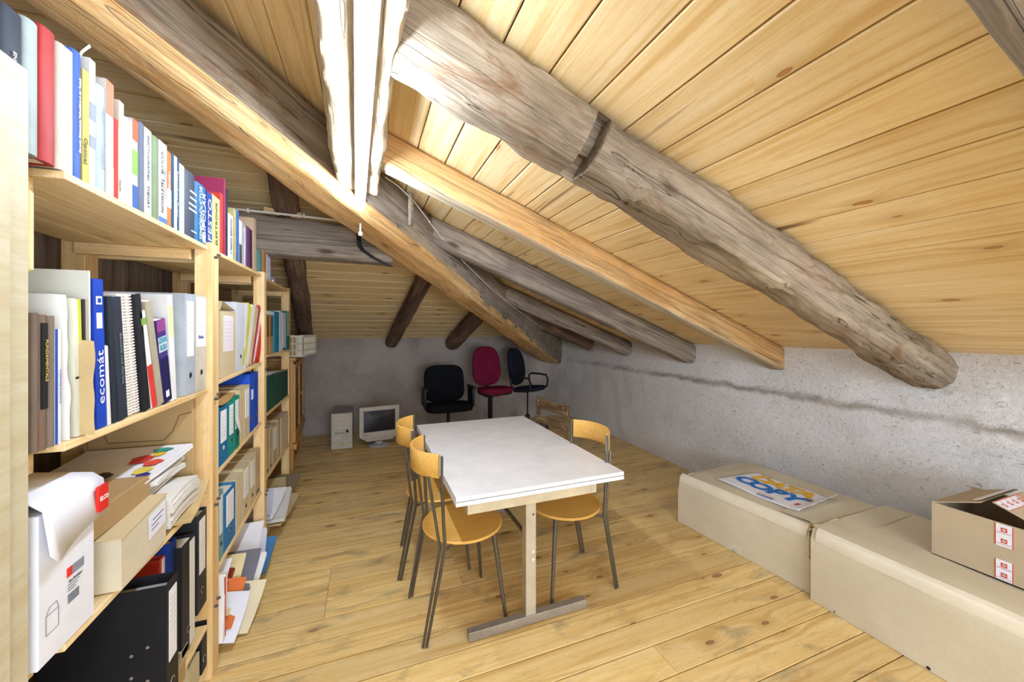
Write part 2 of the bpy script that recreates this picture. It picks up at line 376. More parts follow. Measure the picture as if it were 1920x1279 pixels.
for p0, p1, wd, sd, lb in [((-.50, 2.75), (-.75, 5.98), .17, 13, 'dark pole rafter behind the shelving running down towards the crate'),
                       ((.64, 3.55), (.36, 5.98), .17, 14, 'dark bent pole rafter ending on the back wall above the monitor'),
                       ((1.45, 4.3), (1.27, 5.98), .22, 15, 'thick purplish brown rafter stub above the black office chair')]:
    log('rafter', (p0[0], p0[1], BZ(p0[1])-.002), (p1[0], p1[1], BZ(p1[1])-.002), wd, wd*.95, M_LOGD, sd, rough=.014, rnd=.85, label=lb, cat='rafter', group='rafters under the sloping board ceiling')

# ---------------------------------------------------------------- lamps
M_TUBE = emit('tube_light', (.83, .95, 1.14, 1), TUBE)
M_LAMPW = P((225, 228, 232), .4)
def tube_lamp(y0, y1, label):
    x = lambda y: .008-.0215*(y-1.0)-.004
    o = (x(y0), y0, 2.31); e = (x(y1), y1, 2.31); Mx = frame(o, Vector(e)-Vector(o), (-1, 0, 0)); L = y1-y0
    t = empty('tube_lamp', Mx, label=label, cat='lamp', group='bare tube lamps under the overhead beam')
    bm = BM(); box(bm, 0, L, -.030, .030, -.040, 0.0, .004); mesh('housing', bm, M_LAMPW, t)
    for xx in (.012, L-.012):
        bm = BM(); box(bm, xx-.012, xx+.012, -.018, .018, -.075, -.036, .003); mesh('socket', bm, M_LAMPW, t)
    bm = BM(); lathe(bm, [(.0165, 0), (.019, .004), (.019, L-.054), (.0165, L-.05)], Matrix.Translation((.025, 0, -.061)) @ Matrix.Rotation(R(90), 4, 'Y'), 20)
    mesh('tube', bm, M_TUBE, t, smooth=True)
tube_lamp(.80, 2.60, 'long bare white fluorescent tube lamp glowing under the pale beam')
tube_lamp(-1.75, -.25, 'added fill tube lamp, unseen on the pale beam behind the viewer')  # unseen second lamp, added as extra fill for the room
M_WIRE = P((225, 222, 214), .5)
bm = BM(); tube(bm, [(-.028, 2.60, 2.26), (-.03, 2.62, 2.2), (-.03, 2.63, 2.10)], .006)
box(bm, -.042, -.018, 2.618, 2.642, 2.09, 2.115, .003)
mesh('lamp_cord', bm, M_WIRE, smooth=True, label='short white lead hanging from the far end of the tube lamp', cat='cable')
bm = BM(); tube(bm, [(-1.3, 3.10, 2.318), (-.82, 3.10, 2.310), (-.46, 3.10, 2.304), (-.09, 3.10, 2.294)], .008)
for xx in (-1.0, -.75, -.41): box(bm, xx-.006, xx+.006, 3.088, 3.115, 2.292, 2.322, .002)
mesh('cable', bm, M_WIRE, smooth=True, label='thin white cable clipped along the top of the tie beam', cat='cable')
bm = BM(); box(bm, -.12, .12, -.05, .05, -.022, .022, .004)
mesh('wood_block', bm, M_SHELF, None, T(-.55, 3.19, 2.326) @ Matrix.Rotation(R(4), 4, 'Y'), label='small pale wood block lying on the tie beam', cat='wood block')
bm = BM()
loft(bm, [[(p[0]+a[0], p[1]+a[1], p[2]+a[2]) for a in ((-.016, 0, 0), (.016, 0, .004), (.016, .009, .004), (-.016, .009, 0))] for p in
    [(-.048, 3.088, 2.24), (-.046, 3.088, 2.18), (-.041, 3.088, 2.12), (-.018, 3.086, 2.085), (.055, 3.082, 2.035), (.128, 3.08, 1.998), (.19, 3.08, 1.971)]])
mesh('iron_strap', bm, P((46, 42, 42), .6, .6), smooth=True, label='bent black iron strap hanging on the tie beam below the tube lamp', cat='iron strap')
pts = [(.11, 2.58, 2.46), (.19, 2.665, 2.445), (.30, 2.775, 2.40), (.437, 2.93, 2.30), (.60, 3.11, 2.185), (.8, 3.32, 2.08), (1.217, 3.77, 1.885), (1.62, 4.205, 1.74), (2.1, 4.72, 1.585), (2.578, 5.23, 1.43), (2.75, 5.32, 1.50), (2.95, 5.25, 1.52), (3.05, 5.0, 1.40), (3.12, 4.7, 1.28), (3.13, 4.5, 1.24), (3.12, 4.35, 1.27)]
pts = [(x+.012, y-.018, z) for x, y, z in pts]
bm = BM(); tube(bm, pts, .0035, 6)
for q in (3, 5, 7, 9): lathe(bm, [(.007, -.006), (.007, .006)], T(*pts[q]), 8)
mesh('wire', bm, M_WIRE, smooth=True, label='thin white wire pinned down the grey side of the hip beam', cat='wire')
bm = BM(); box(bm, -.018, .018, -.012, .012, -.115, .115, .004)
mesh('wood_cleat', bm, M_LOGG, None, T(.295, 2.745, 2.33) @ Matrix.Rotation(R(47), 4, 'Z'), label='small grey wooden cleat on the hip beam near the tube lamp end', cat='wood block')

# ---------------------------------------------------------------- table
M_TOP = P((238, 239, 240), .35, 0, .45); M_APR = P((214, 200, 168), .6); M_LEGB = P((196, 184, 160), .45)
t = empty('table', T(.83, 2.39, 0), label='white topped dining table with double folding top on steel T legs', cat='table')
bm = BM(); box(bm, .378, 1.282, 1.690, 3.085, .7225, .741, .0012)
tt = mesh('tabletop', bm, M_TOP, t, Matrix.Identity(4))
for mx, my, mr in ((.80, 2.93, .003), (.94, 2.87, .005)):
    bm = BM(); lathe(bm, [(mr, .7405), (mr, .7414)], T(mx, my, 0), 10); mesh('mark', bm, M_BLACK, tt, Matrix.Identity(4))
bm = BM(); box(bm, .378, 1.282, 1.690, 3.085, .7, .7185, .0012); mesh('folding_leaf', bm, M_TOP, t, Matrix.Identity(4))
bm = BM()
for a in [(.45, 1.16, 1.765, 1.783), (.45, 1.16, 2.98, 2.998), (.45, .468, 1.783, 2.98), (1.142, 1.16, 1.783, 2.98)]:
    box(bm, a[0], a[1], a[2], a[3], .62, .70, .001)
box(bm, .47, .475, 1.7635, 1.766, .622, .698, mi=0); box(bm, 1.125, 1.1262, 1.7635, 1.766, .622, .698)
mesh('apron', bm, M_APR, t, Matrix.Identity(4))
for yy, dd in ((1.80, 1), (2.96, -1)):
    bm = BM(); box(bm, .758, .814, yy-.015, yy+.040, .044, .62, .003); f = mesh('leg', bm, M_LEGB, t, Matrix.Identity(4))
    bm = BM(); box(bm, .46, 1.11, yy-.020, yy+.022, .003, .046, .003); mesh('foot', bm, M_STEEL, t, Matrix.Identity(4))
    if dd > 0:
        for zz, rr in ((.365, .009), (.325, .009), (.555, .006)):
            bm = BM(); lathe(bm, [(rr, 0), (rr, .003), (rr*.6, .0045)], T(.797, yy-.014, zz) @ Matrix.Rotation(R(90), 4, 'X'), 14)
            mesh('screw_cap', bm, P((222, 214, 196), .4) if rr > .007 else M_DSTEEL, f, Matrix.Identity(4), smooth=True)
bm = BM(); box(bm, .775, .79, 1.84, 2.945, .45, .62, .001); mesh('stretcher_panel', bm, P((216, 206, 180), .5), t, Matrix.Identity(4))
bm = BM(); box(bm, .768, .797, 1.84, 2.945, .425, .45, .002); mesh('stretcher_rail', bm, M_DSTEEL, t, Matrix.Identity(4))

# ---------------------------------------------------------------- café chairs
def band(bm, pts, z0, z1, th, bulge=.0):
    n = len(pts); secs = []
    for i, p in enumerate(pts):
        a = Vector(pts[max(i-1, 0)]); b = Vector(pts[min(i+1, n-1)]); d = (b-a).normalized(); nn = Vector((d.y, -d.x))
        q = []; e = th/2; r = .004
        for (o, z) in ((-e, z0+r), (-e+r, z0), (e-r, z0), (e, z0+r), (e, z1-r), (e-r, z1), (-e+r, z1), (-e, z1-r)):
            q.append((p[0]+nn.x*o, p[1]+nn.y*o, z))
        secs.append(q)
    loft(bm, secs)
def cafe_chair(x, y, rz, label):
    Mx = T(x, y, 0) @ Matrix.Rotation(R(rz), 4, 'Z')
    t = empty('dining_chair', Mx, label=label, cat='chair', group='beech and steel chairs round the white table')
    bm = BM(); lathe(bm, [(.05, .4445), (.15, .446), (.20, .449), (.211, .455), (.213, .461), (.208, .467), (.19, .466), (.12, .4615), (.03, .460)], T(.03, 0, 0) @ Matrix.Diagonal((1.0, 1.04, 1, 1)), 48)
    mesh('seat', bm, M_PLY, t, smooth=50)
    pts = []
    for i in range(25):
        a = R(-118+236*i/24)   # arc opening towards the table
        pts.append((-.088-.15*math.cos(a)*.98+.0, .205*math.sin(a)*.98 if abs(a) < 1.6 else .205*math.copysign(1, a)*.98))
    pts = [(-.237+.093*(abs(s)**2.4), s*.187) for s in [i/12-1 for i in range(25)]]
    bm = BM(); band(bm, pts, .785, .90, .013); mesh('backrest', bm, M_PLY, t, smooth=50)
    for s in (-1, 1):
        bm = BM()
        tube(bm, [(-.136, s*.198, .893), (-.137, s*.198, .80), (-.125, s*.199, .55), (-.118, s*.198, .45), (-.128, s*.197, .40), (-.205, s*.188, 0.004)], [.0085]*4+[.009, .0075], 8)
        tube(bm, [(-.190, s*.158, .79), (-.165, s*.172, .62), (-.140, s*.184, .45), (-.149, s*.184, .40), (-.221, s*.183, 0.004)], [.0075]*4+[.007], 8)
        rl = mesh('rear_leg', bm, M_DSTEEL, t, smooth=True)
        bm = BM(); box(bm, -.150, -.128, s*.200-.0035, s*.200+.0035, .80, .895, .003); mesh('clamp_plate', bm, M_STEEL, rl)
        bm = BM(); tube(bm, [(.155, s*.135, .445), (.205, s*.185, 0.003)], [.0135, .0085], 10)
        mesh('front_leg', bm, M_DSTEEL, t, smooth=True)
        bm = BM(); tube(bm, [(-.12, s*.192, .435), (.0, s*.10, .438), (.155, s*.135, .440)], .006, 6); mesh('seat_rail', bm, M_DSTEEL, t, smooth=True)
    return t
cafe_chair(.46, 2.03, 4, 'beech and steel chair front left of the table with half its seat lit')
cafe_chair(.425, 2.53, -7, 'beech and steel chair second along the left of the table')
cafe_chair(1.142, 2.04, 180, 'beech and steel chair on the right of the table nearest the cartons')

# old slatted wooden chair
M_OLD = plank_mat('old_wood', (140, 112, 78), (112, 88, 58), (84, 64, 42), (60, 42, 26), .2, .65, .1, dirt=(190, 165, 125))
A = Vector((1.462, 3.235, 0)); B = Vector((1.600, 2.885, 0)); dx = (B-A).normalized(); fw = Vector((dx.y, -dx.x, 0))
Mx = frame(tuple((A+B)/2), tuple(dx), tuple(-fw))      # local x across the back, y to the rear
t = empty('wooden_chair', Mx, label='old worn brown wooden chair with slatted back behind the white table', cat='chair')
def tilt(z): return .10*(z-.44)
for z0, z1, w0 in ((.765, .855, .19), (.635, .705, .182)):
    bm = BM(); box(bm, -w0, w0, -.008, .008, z0, z1, .006); bmesh.ops.rotate(bm, verts=bm.verts, cent=(0, 0, z0), matrix=Matrix.Rotation(R(4), 3, 'Y'))
    bmesh.ops.translate(bm, verts=bm.verts, vec=(0, tilt(z0)-.022, 0)); f = mesh('slat', bm, M_OLD, t)
    for xx in (-.15, .15):
        for zz in (.028, .062):
            bm = BM(); lathe(bm, [(.007, 0), (.005, .003)], T(xx, tilt(z0)-.030, z0+zz-.07*xx) @ Matrix.Rotation(R(90), 4, 'X'), 10); mesh('rivet', bm, M_STEEL, f)
for s in (-1, 1):
    bm = BM(); loft(bm, [[(s*.17-.011, tilt(z)-.014, z), (s*.17+.011, tilt(z)-.014, z), (s*.17+.011, tilt(z)+.018, z), (s*.17-.011, tilt(z)+.018, z)] for z in (.0, .4, .62, .83)]); mesh('rear_leg', bm, M_OLD, t)
    bm = BM(); loft(bm, [[(s*.15-.012, y-.014, z), (s*.15+.012, y-.014, z), (s*.15+.012, y+.014, z), (s*.15-.012, y+.014, z)] for y, z in ((-.36, 0), (-.33, .43))]); mesh('front_leg', bm, M_OLD, t)
for k in range(5):
    bm = BM(); box(bm, -.185, .185, -.355+k*.07, -.30+k*.07, .43, .446, .003); mesh('seat_slat', bm, M_OLD, t)

# ---------------------------------------------------------------- office chairs
def pad(bm, w_, h_, th, crown=.02, e=4.0, top=1.0, nu=24, nv=8):
    """rounded cushion: superellipse outline in local XZ, thickness along Y"""
    secs = []
    for k in range(nv+1):
        a = math.pi*k/nv; s = max(.02, math.sin(a))**.45; yy = -math.cos(a)*th/2
        sec = []
        for i in range(nu*2):
            u = 2*math.pi*i/(nu*2); cx, cz = math.cos(u), math.sin(u)
            px = math.copysign(abs(cx)**(2/e), cx)*w_/2; pz = math.copysign(abs(cz)**(2/e), cz)*h_/2
            px *= 1+(top-1)*(pz/h_+.5)
            sec.append((px*(.86+.14*s), yy+crown*(px/(w_/2))**2, pz*(.86+.14*s)))
        secs.append(sec)
    loft(bm, secs)
def star_base(t, mat, cast, r=.29, col=(.03, .022), z=.40):
    for k in range(5):
        a = R(18+72*k); c_, s_ = math.cos(a), math.sin(a)
        bm = BM(); loft(bm, [[(c_*q - s_*d, s_*q + c_*d, zz) for d, zz in ((-w1, h0), (w1, h0), (w1*.7, h1), (-w1*.7, h1))] for q, w1, h0, h1 in ((.02, .028, .07, .125), (.16, .022, .065, .105), (r, .016, .06, .085))])
        lg = mesh('base_arm', bm, mat, t)
        bm = BM()
        for o in (-.014, .014): lathe(bm, [(.026, -.008), (.026, .008)], T(c_*r-s_*o, s_*r+c_*o, .028) @ Matrix.Rotation(a, 4, 'Z') @ Matrix.Rotation(R(90), 4, 'X'), 14)
        lathe(bm, [(.006, .028), (.006, .07)], T(c_*r, s_*r, 0), 8); mesh('castor', bm, cast, lg, smooth=35)
    bm = BM(); lathe(bm, [(.034, .07), (.034, .22), (.03, .23), (col[1], .235), (col[1], z)], None, 20); mesh('gas_column', bm, cast, t, smooth=35)
RX = lambda a: Matrix.Rotation(R(a), 4, 'X')
M_FBLK = P((24, 26, 30), .9, 0, .1, 0, 1); M_FRED = P((122, 26, 58), .9, 0, .15, 0, 1); M_FNAVY = P((34, 34, 52), .85, 0, .15, 0, 1); M_PLB = P((34, 34, 38), .45)
Mx = T(1.02, 5.02, 0) @ Matrix.Rotation(R(2), 4, 'Z')
t = empty('office_chair', Mx, label='broad black office chair with closed armrests, left of the three by the back wall', cat='chair', group='swivel chairs by the back wall')
star_base(t, M_PLB, M_BLACK, z=.43)
bm = BM(); pad(bm, .60, .50, .10, .0, 3.6); mesh('seat', bm, M_FBLK, t, Mx @ T(0, -.02, .475) @ RX(86), smooth=50)
bm = BM(); pad(bm, .56, .50, .09, -.035, 4.2, top=.97); mesh('backrest', bm, M_FBLK, t, Mx @ T(0, .27, .745) @ RX(-8), smooth=50)
for s in (-1, 1):
    bm = BM(); box(bm, s*.315-.025, s*.315+.025, -.15, .14, .70, .735, .012); box(bm, s*.315-.014, s*.315+.014, -.11, -.05, .47, .70, .006); box(bm, s*.315-.02, s*.315+.012, -.12, .12, .50, .70, .012)
    mesh('armrest', bm, M_PLB, t, smooth=35)
Mx = T(1.63, 5.12, 0) @ Matrix.Rotation(R(4), 4, 'Z')
t = empty('office_chair', Mx, label='burgundy red swivel chair with tall oval back between the two dark ones', cat='chair', group='swivel chairs by the back wall')
star_base(t, M_PLB, M_BLACK, col=(.03, .032), z=.60)
bm = BM(); pad(bm, .47, .43, .07, .0, 2.8); mesh('seat', bm, M_FRED, t, Mx @ T(.03, -.10, .655) @ RX(88), smooth=50)
bm = BM(); pad(bm, .45, .56, .07, -.03, 2.9, top=.86); mesh('backrest', bm, M_FRED, t, Mx @ T(0, .17, .965) @ RX(-7), smooth=50)
bm = BM(); pad(bm, .45, .41, .03, .0, 2.8); mesh('seat_shell', bm, M_PLB, t, Mx @ T(.03, -.10, .615) @ RX(88), smooth=50)
bm = BM(); lathe(bm, [(.05, .54), (.10, .56), (.12, .60)], None, 20); box(bm, -.05, .05, -.17, -.12, .575, .60, .004); mesh('mechanism', bm, M_PLB, t, smooth=40)
bm = BM(); box(bm, -.055, .055, -.235, -.20, .583, .603, .004); mesh('lever', bm, P((190, 40, 50), .5), t)
bm = BM(); box(bm, -.03, .03, .13, .15, .60, .80, .005); mesh('back_bracket', bm, M_PLB, t)
Mx = T(2.24, 5.22, 0) @ Matrix.Rotation(R(36), 4, 'Z')
t = empty('office_chair', Mx, label='dark navy swivel chair with loop armrests turned to the right wall', cat='chair', group='swivel chairs by the back wall')
star_base(t, M_PLB, M_BLACK, z=.56, col=(.03, .012))
bm = BM(); pad(bm, .44, .44, .06, .0, 2.8); mesh('seat', bm, M_FNAVY, t, Mx @ T(0, -.03, .615) @ RX(84), smooth=50)
bm = BM(); pad(bm, .42, .56, .07, -.03, 2.5, top=.88); mesh('backrest', bm, M_FNAVY, t, Mx @ T(0, .22, .93) @ RX(-8), smooth=50)
for s in (-1, 1):
    pts = [(s*.25, -.17, .62)]
    ring = [(s*.255, -.19+.0, .64), (s*.26, -.20, .74), (s*.26, -.17, .80), (s*.26, -.05, .81), (s*.26, .08, .81), (s*.26, .13, .78), (s*.258, .12, .68), (s*.25, .08, .62), (s*.25, -.05, .61), (s*.25, -.15, .61), (s*.255, -.19, .64)]
    bm = BM(); tube(bm, ring, .015, 10); mesh('armrest', bm, M_PLB, t, smooth=True)

# ---------------------------------------------------------------- computer and monitor
M_PC = P((206, 202, 190), .55); M_PCD = P((150, 148, 150), .5)
t = empty('computer_tower', T(-.272, 5.2, 0), label='beige upright computer tower on the floor by the back wall', cat='computer')
bm = BM(); box(bm, -.12, .12, .02, .46, .004, .443, .004); mesh('case', bm, M_PCD, t)
bm = BM(); box(bm, -.122, .122, 0, .024, .004, .446, .006); fr = mesh('front_panel', bm, M_PC, t)
for z0, z1, x0, x1, nm in ((.41, .435, -.06, .06, 'blank_cover'), (.365, .395, -.085, .085, 'disc_drive'), (.335, .36, -.085, .085, 'disc_drive'), (.30, .33, -.085, .085, 'blank_cover'), (.255, .295, -.085, .085, 'blank_cover')):
    bm = BM(); box(bm, x0, x1, -.004, .002, z0+.002, z1-.002, .0015); mesh(nm, bm, P((214, 209, 194), .5), fr)
bm = BM(); box(bm, -.085, .03, -.003, .001, .200, .206); mesh('floppy_slot', bm, P((90, 86, 80), .5), fr)
bm = BM(); lathe(bm, [(.016, 0), (.014, .006)], T(.062, 0, .222) @ RX(90) @ Matrix.Diagonal((1, 1.3, 1, 1)), 18); mesh('power_button', bm, P((40, 40, 44), .4), fr)
bm = BM(); box(bm, -.078, -.018, -.0025, .001, .135, .152); mesh('sticker', bm, P((230, 234, 238), .5), fr, label='white sticker')
bm = BM(); box(bm, -.02, .02, -.0035, .001, .065, .082); mesh('sticker', bm, P((224, 208, 60), .5), fr, label='yellow sticker')
bm = BM(); tube(bm, [(-.10+.2*i/12, -.001, .10-.052*math.sin(math.pi*i/12)) for i in range(13)], .003, 6); mesh('moulding', bm, P((186, 182, 170), .5), fr)
Mx = T(.165, 5.22, 0) @ Matrix.Rotation(R(7), 4, 'Z')
t = empty('monitor', Mx, label='grey-beige tube monitor with dark screen next to the computer tower', cat='monitor')
bm = BM(); lathe(bm, [(.13, .003), (.128, .014), (.09, .026), (.05, .034), (.05, .06)], T(0, 0.02, 0), 32); mesh('stand', bm, P((190, 190, 192), .45), t, smooth=40)
bm = BM(); loft(bm, [[(x*w_, y, .322+z*h_) for x, z in ((-1, -1), (1, -1), (1, 1), (-1, 1))] for y, w_, h_ in ((-.02, .235, .178), (.08, .225, .17), (.26, .14, .11), (.33, .12, .09))]); mesh('housing', bm, P((190, 186, 174), .55), t)
bm = BM()
for a in [(-.243, .243, .458, .508), (-.243, .243, .132, .192), (-.243, -.192, .192, .458), (.192, .243, .192, .458)]: box(bm, a[0], a[1], -.055, -.015, a[2], a[3], .004)
bz = mesh('bezel', bm, P((208, 205, 196), .5), t)
bm = BM(); secs = [[(x, -.040-.012*(1-(x/.195)**2)*(1-((z-.325)/.135)**2), z) for x in [(-.195+.39*i/12) for i in range(13)]] for z in [.19+.27*j/8 for j in range(9)]]
loft(bm, secs, closed=False, caps=False); mesh('screen', bm, P((38, 44, 58), .12, 0, .6), t, smooth=True)
bm = BM(); loft(bm, [[(x*w_, -.05+dy, z) for x, dy in ((-1, 0), (1, 0), (1, .12), (-1, .12))] for w_, z in ((.15, .075), (.20, .11), (.24, .134))]); mesh('chin', bm, P((196, 193, 184), .5), t)
bm = BM(); box(bm, -.205, -.135, -.0565, -.054, .156, .163); mesh('maker_mark', bm, P((190, 90, 80), .5), bz, Mx, label='small reddish print')

# ---------------------------------------------------------------- cabinet and crate
d = Vector((-.09, 1.24, 0)).normalized(); Mx = frame((-.655, 4.24, 0), tuple(d), (-d.y, d.x, 0))    # local x along the front, y to the back
M_CAB = plank_mat('cabinet_wood', (206, 160, 92), (192, 142, 74), (164, 112, 52), (110, 70, 36), .1, .4, .03, axis=2)
t = empty('sideboard', Mx, label='varnished wooden cabinet on tapered legs between shelving and back wall', cat='cabinet')
bm = BM(); box(bm, 0, 1.25, .0, .42, .33, 1.185, .003); mesh('body', bm, M_CAB, t)
bm = BM(); box(bm, -.02, 1.27, -.022, .44, 1.185, 1.215, .005); mesh('top', bm, M_CAB, t)
for k in (0, 1):
    bm = BM(); x0 = .03+k*.6
    for a in [(x0, x0+.06, .38, 1.15), (x0+.52, x0+.58, .38, 1.15), (x0+.06, x0+.52, .38, .44), (x0+.06, x0+.52, 1.09, 1.15)]: box(bm, a[0], a[1], -.018, .002, a[2], a[3], .003)
    dr = mesh('door', bm, M_CAB, t)
    bm = BM(); box(bm, x0+.06, x0+.52, -.006, .0, .44, 1.09); mesh('door_panel', bm, P((96, 70, 44), .5), dr)
    bm = BM(); lathe(bm, [(.006, 0), (.013, .012), (.010, .02)], T(x0+(.55 if k == 0 else .03), -.018, .78) @ RX(90), 12); mesh('knob', bm, M_CAB, dr, smooth=True)
bm = BM(); box(bm, .0, 1.25, -.03, .0, .32, .375, .004); mesh('plinth', bm, M_CAB, t)
for xx in (.03, 1.2):
    for yy in (.02, .38):
        bm = BM(); lathe(bm, [(.012, .0), (.026, .33)], T(xx, yy, 0), 12); mesh('leg', bm, M_CAB, t, smooth=True)
M_CR = P((216, 210, 190), .5)
Mx = frame((-.575, 4.30, 1.2165), (.17, 1, 0), (-1, .17, 0))
t = empty('plastic_crate', Mx, label='off-white plastic crate full of brown cardboard on top of the cabinet', cat='crate')
bm = BM()
for z0, z1 in ((.0, .02), (.06, .072), (.125, .137), (.195, .215)):
    for a in [(0, .44, 0, .012), (0, .44, .288, .30), (0, .012, .012, .288), (.428, .44, .012, .288)]: box(bm, a[0], a[1], a[2], a[3], z0, z1, .001)
cr = mesh('frame', bm, M_CR, t)
for k in range(9):
    for yy in (-.0, .288): bm = BM(); box(bm, .0+k*.0535, .012+k*.0535, yy, yy+.012, .018, .197, .001); mesh('slat', bm, M_CR, t)
for k in range(7):
    for xx in (0, .428): bm = BM(); box(bm, xx, xx+.012, .0+k*.048, (.07 if k == 0 else .010)+k*.048, .018, .197, .001); mesh('slat', bm, M_CR, t)
bm = BM(); box(bm, .0, .44, .0, .30, .001, .006); mesh('bottom', bm, M_CR, t)
bm = BM(); box(bm, .016, .42, .06, .28, .008, .195, .003); mesh('carton', bm, card((190, 154, 104)), None, Mx, label='brown carton inside the white plastic crate', cat='carton')
bm = BM(); loft(bm, [[(.2, .10, .196), (.33, .12, .196), (.33, .2, .196)], [(.22, .11, .235), (.28, .13, .225), (.29, .18, .215)]]); mesh('crumpled_rag', bm, P((110, 84, 66), .9), None, Mx, label='small crumpled brown paper scrap on the crate', cat='scrap')

# ---------------------------------------------------------------- long cartons on the right
M_CARD = card(); M_CARDD = card((178, 152, 108)); M_TAPE = P((228, 218, 196), .30, 0, .5); M_CARDL = card((206, 190, 160))
def carton(name, c4, z1, label, seed, crush=None, wave=.006, cm=None):
    """c4: floor corners front-far, front-near, back-near, back-far (world); subdivided walls with dents"""
    bm = BM(); rr = random.Random(seed)
    def grid(p00, p10, p11, p01, nu, nv, nrm):
        g = []
        for j in range(nv+1):
            row = []
            for i in range(nu+1):
                u, v = i/nu, j/nv
                p = Vector(p00)*(1-u)*(1-v)+Vector(p10)*u*(1-v)+Vector(p11)*u*v+Vector(p01)*(1-u)*v
                e = min(1, 6*min(u, 1-u))*min(1, 6*min(v, 1-v))
                p += Vector(nrm)*e*wave*noise.noise(p*3.1+Vector((seed, 0, 0)))*2
                row.append(bm.verts.new(p))
            g.append(row)
        for a, b in zip(g, g[1:]):
            for i in range(nu): bm.faces.new((a[i], a[i+1], b[i+1], b[i]))
    a, b, c, d = [Vector((p[0], p[1], 0.002)) for p in c4]; H_ = Vector((0, 0, z1-.002))
    cen = (a+b+c+d)/4
    for p, q in ((a, b), (b, c), (c, d), (d, a)):
        n = Vector(((q-p).y, -(q-p).x, 0)).normalized()
        if n.dot((p+q)/2-cen) < 0: n = -n
        grid(p, q, q+H_, p+H_, 14, 6, n)
    grid(a+H_, b+H_, c+H_, d+H_, 14, 10, (0, 0, 1)); grid(a, b, c, d, 2, 2, (0, 0, -1))
    bmesh.ops.remove_doubles(bm, verts=bm.verts, dist=.0008)
    bmesh.ops.recalc_face_normals(bm, faces=bm.faces)
    if crush: crush(bm)
    return mesh(name, bm, cm or M_CARD, smooth=35, label=label, cat='carton', group='large plain cartons along the right wall' if name == 'long_carton' else None)
def rim(bm):      # soften the long front top edge
    for v in bm.verts:
        if v.co.z > .34 and v.co.x < 2.36: v.co.x += .016; v.co.z -= .010
        if v.co.z > .30 and v.co.y > 2.28: v.co.z -= .012; v.co.y -= .012
c1 = carton('long_carton', [(2.268, 2.325), (2.345, 1.425), (3.02, 1.43), (3.02, 2.36)], .375, 'long brown carton with a torn corner under the DATA COPY wrapper', 3, rim)
def rim2(bm):
    for v in bm.verts:
        if v.co.z > .38 and v.co.x < 2.33: v.co.x += .020; v.co.z -= .012
c2 = carton('long_carton', [(2.300, 1.395), (2.315, -.05), (3.02, -.05), (3.02, 1.405)], .402, 'longest brown carton in the foreground, carrying the smaller open box', 8, rim2)
def strip(parent, name, secs, mat, off=.0015, **kw):
    bm = BM(); loft(bm, secs, closed=False, caps=False); return mesh(name, bm, mat, parent, Matrix.Identity(4), smooth=50, **kw)
def edge_tape(parent, p, q, zt, w1, w2, seed):
    """paper tape folded over the front top edge"""
    p, q = Vector(p), Vector(q); secs = []
    for i in range(17):
        m_ = p+(q-p)*i/16; n1 = noise.noise(m_*6+Vector((seed, 0, 0)))*.006
        secs.append([(m_.x+w2+n1+.012, m_.y, zt+.002), (m_.x+.016, m_.y, zt-.005), (m_.x+.004, m_.y, zt-.016), (m_.x-.005+n1*.4, m_.y, zt-.05), (m_.x-.004, m_.y, zt-w1+n1)])
    return strip(parent, 'tape', secs, M_TAPE)
edge_tape(c1, (2.272, 2.31, 0), (2.345, 1.44, 0), .376, .062, .015, 1)
edge_tape(c2, (2.302, 1.37, 0), (2.316, -.04, 0), .402, .068, .012, 5)
# lid flaps, seams and the torn corner
bm = BM(); loft(bm, [[(2.39, 1.432, .3765), (3.0, 1.432, .3765)], [(2.39, 1.455, .389), (3.0, 1.452, .3815)], [(2.375, 1.62, .381), (3.0, 1.62, .378)]], closed=False, caps=False)
mesh('lid_flap', bm, M_CARD, c1, Matrix.Identity(4))
bm = BM(); box(bm, 2.36, 3.0, 1.428, 1.440, .364, .378); mesh('seam_gap', bm, M_CARDD, c1, Matrix.Identity(4))
for x0, y0, x1, y1 in ((2.55, 2.30, 2.545, 1.60),):
    bm = BM(); tube(bm, [(x0, y0, .377), ((x0+x1)/2, (y0+y1)/2, .377), (x1, y1, .377)], .0022, 5, flat=.6); mesh('crease', bm, M_CARDL, c1, Matrix.Identity(4))
bm = BM(); tube(bm, [(2.60, 1.26, .404), (2.60, .6, .404), (2.60, -.03, .404)], .0024, 5, flat=.6); mesh('crease', bm, M_CARDL, c2, Matrix.Identity(4))
bm = BM(); tube(bm, [(2.34, 1.30, .400), (2.60, 1.26, .404), (3.0, 1.27, .404)], .0022, 5, flat=.6); mesh('crease', bm, M_CARDL, c2, Matrix.Identity(4))
bm = BM(); rr = random.Random(2)
for k in range(9):
    z = .36-k*.018; a = rr.uniform(.008, .022)
    f = [(2.338-rr.uniform(0, .006), 1.424, z), (2.334, 1.418, z-.02), (2.343+a, 1.417-rr.uniform(0, .012), z-.012), (2.346+a, 1.42, z+.004)]
    poly(bm, f)
mesh('torn_edge', bm, P((150, 120, 88), .9), c1, Matrix.Identity(4))
bm = BM(); rr = random.Random(7)
for k in range(14):
    x = 2.315+k*.006*3; z = .402; f = [(x, 1.398, z), (x+.014, 1.399, z+rr.uniform(.002, .008)), (x+.018, 1.386-rr.uniform(0, .01), z+.002)]; poly(bm, f)
mesh('frayed_paper', bm, P((196, 176, 142), .9), c2, Matrix.Identity(4))
for yy in (1.28, .92):
    bm = BM(); lathe(bm, [(.0075, 0), (.003, .0035)], T(2.303, yy, .012) @ Matrix.Rotation(R(-90), 4, 'Y'), 10); mesh('staple', bm, M_BLACK, c2, Matrix.Identity(4))
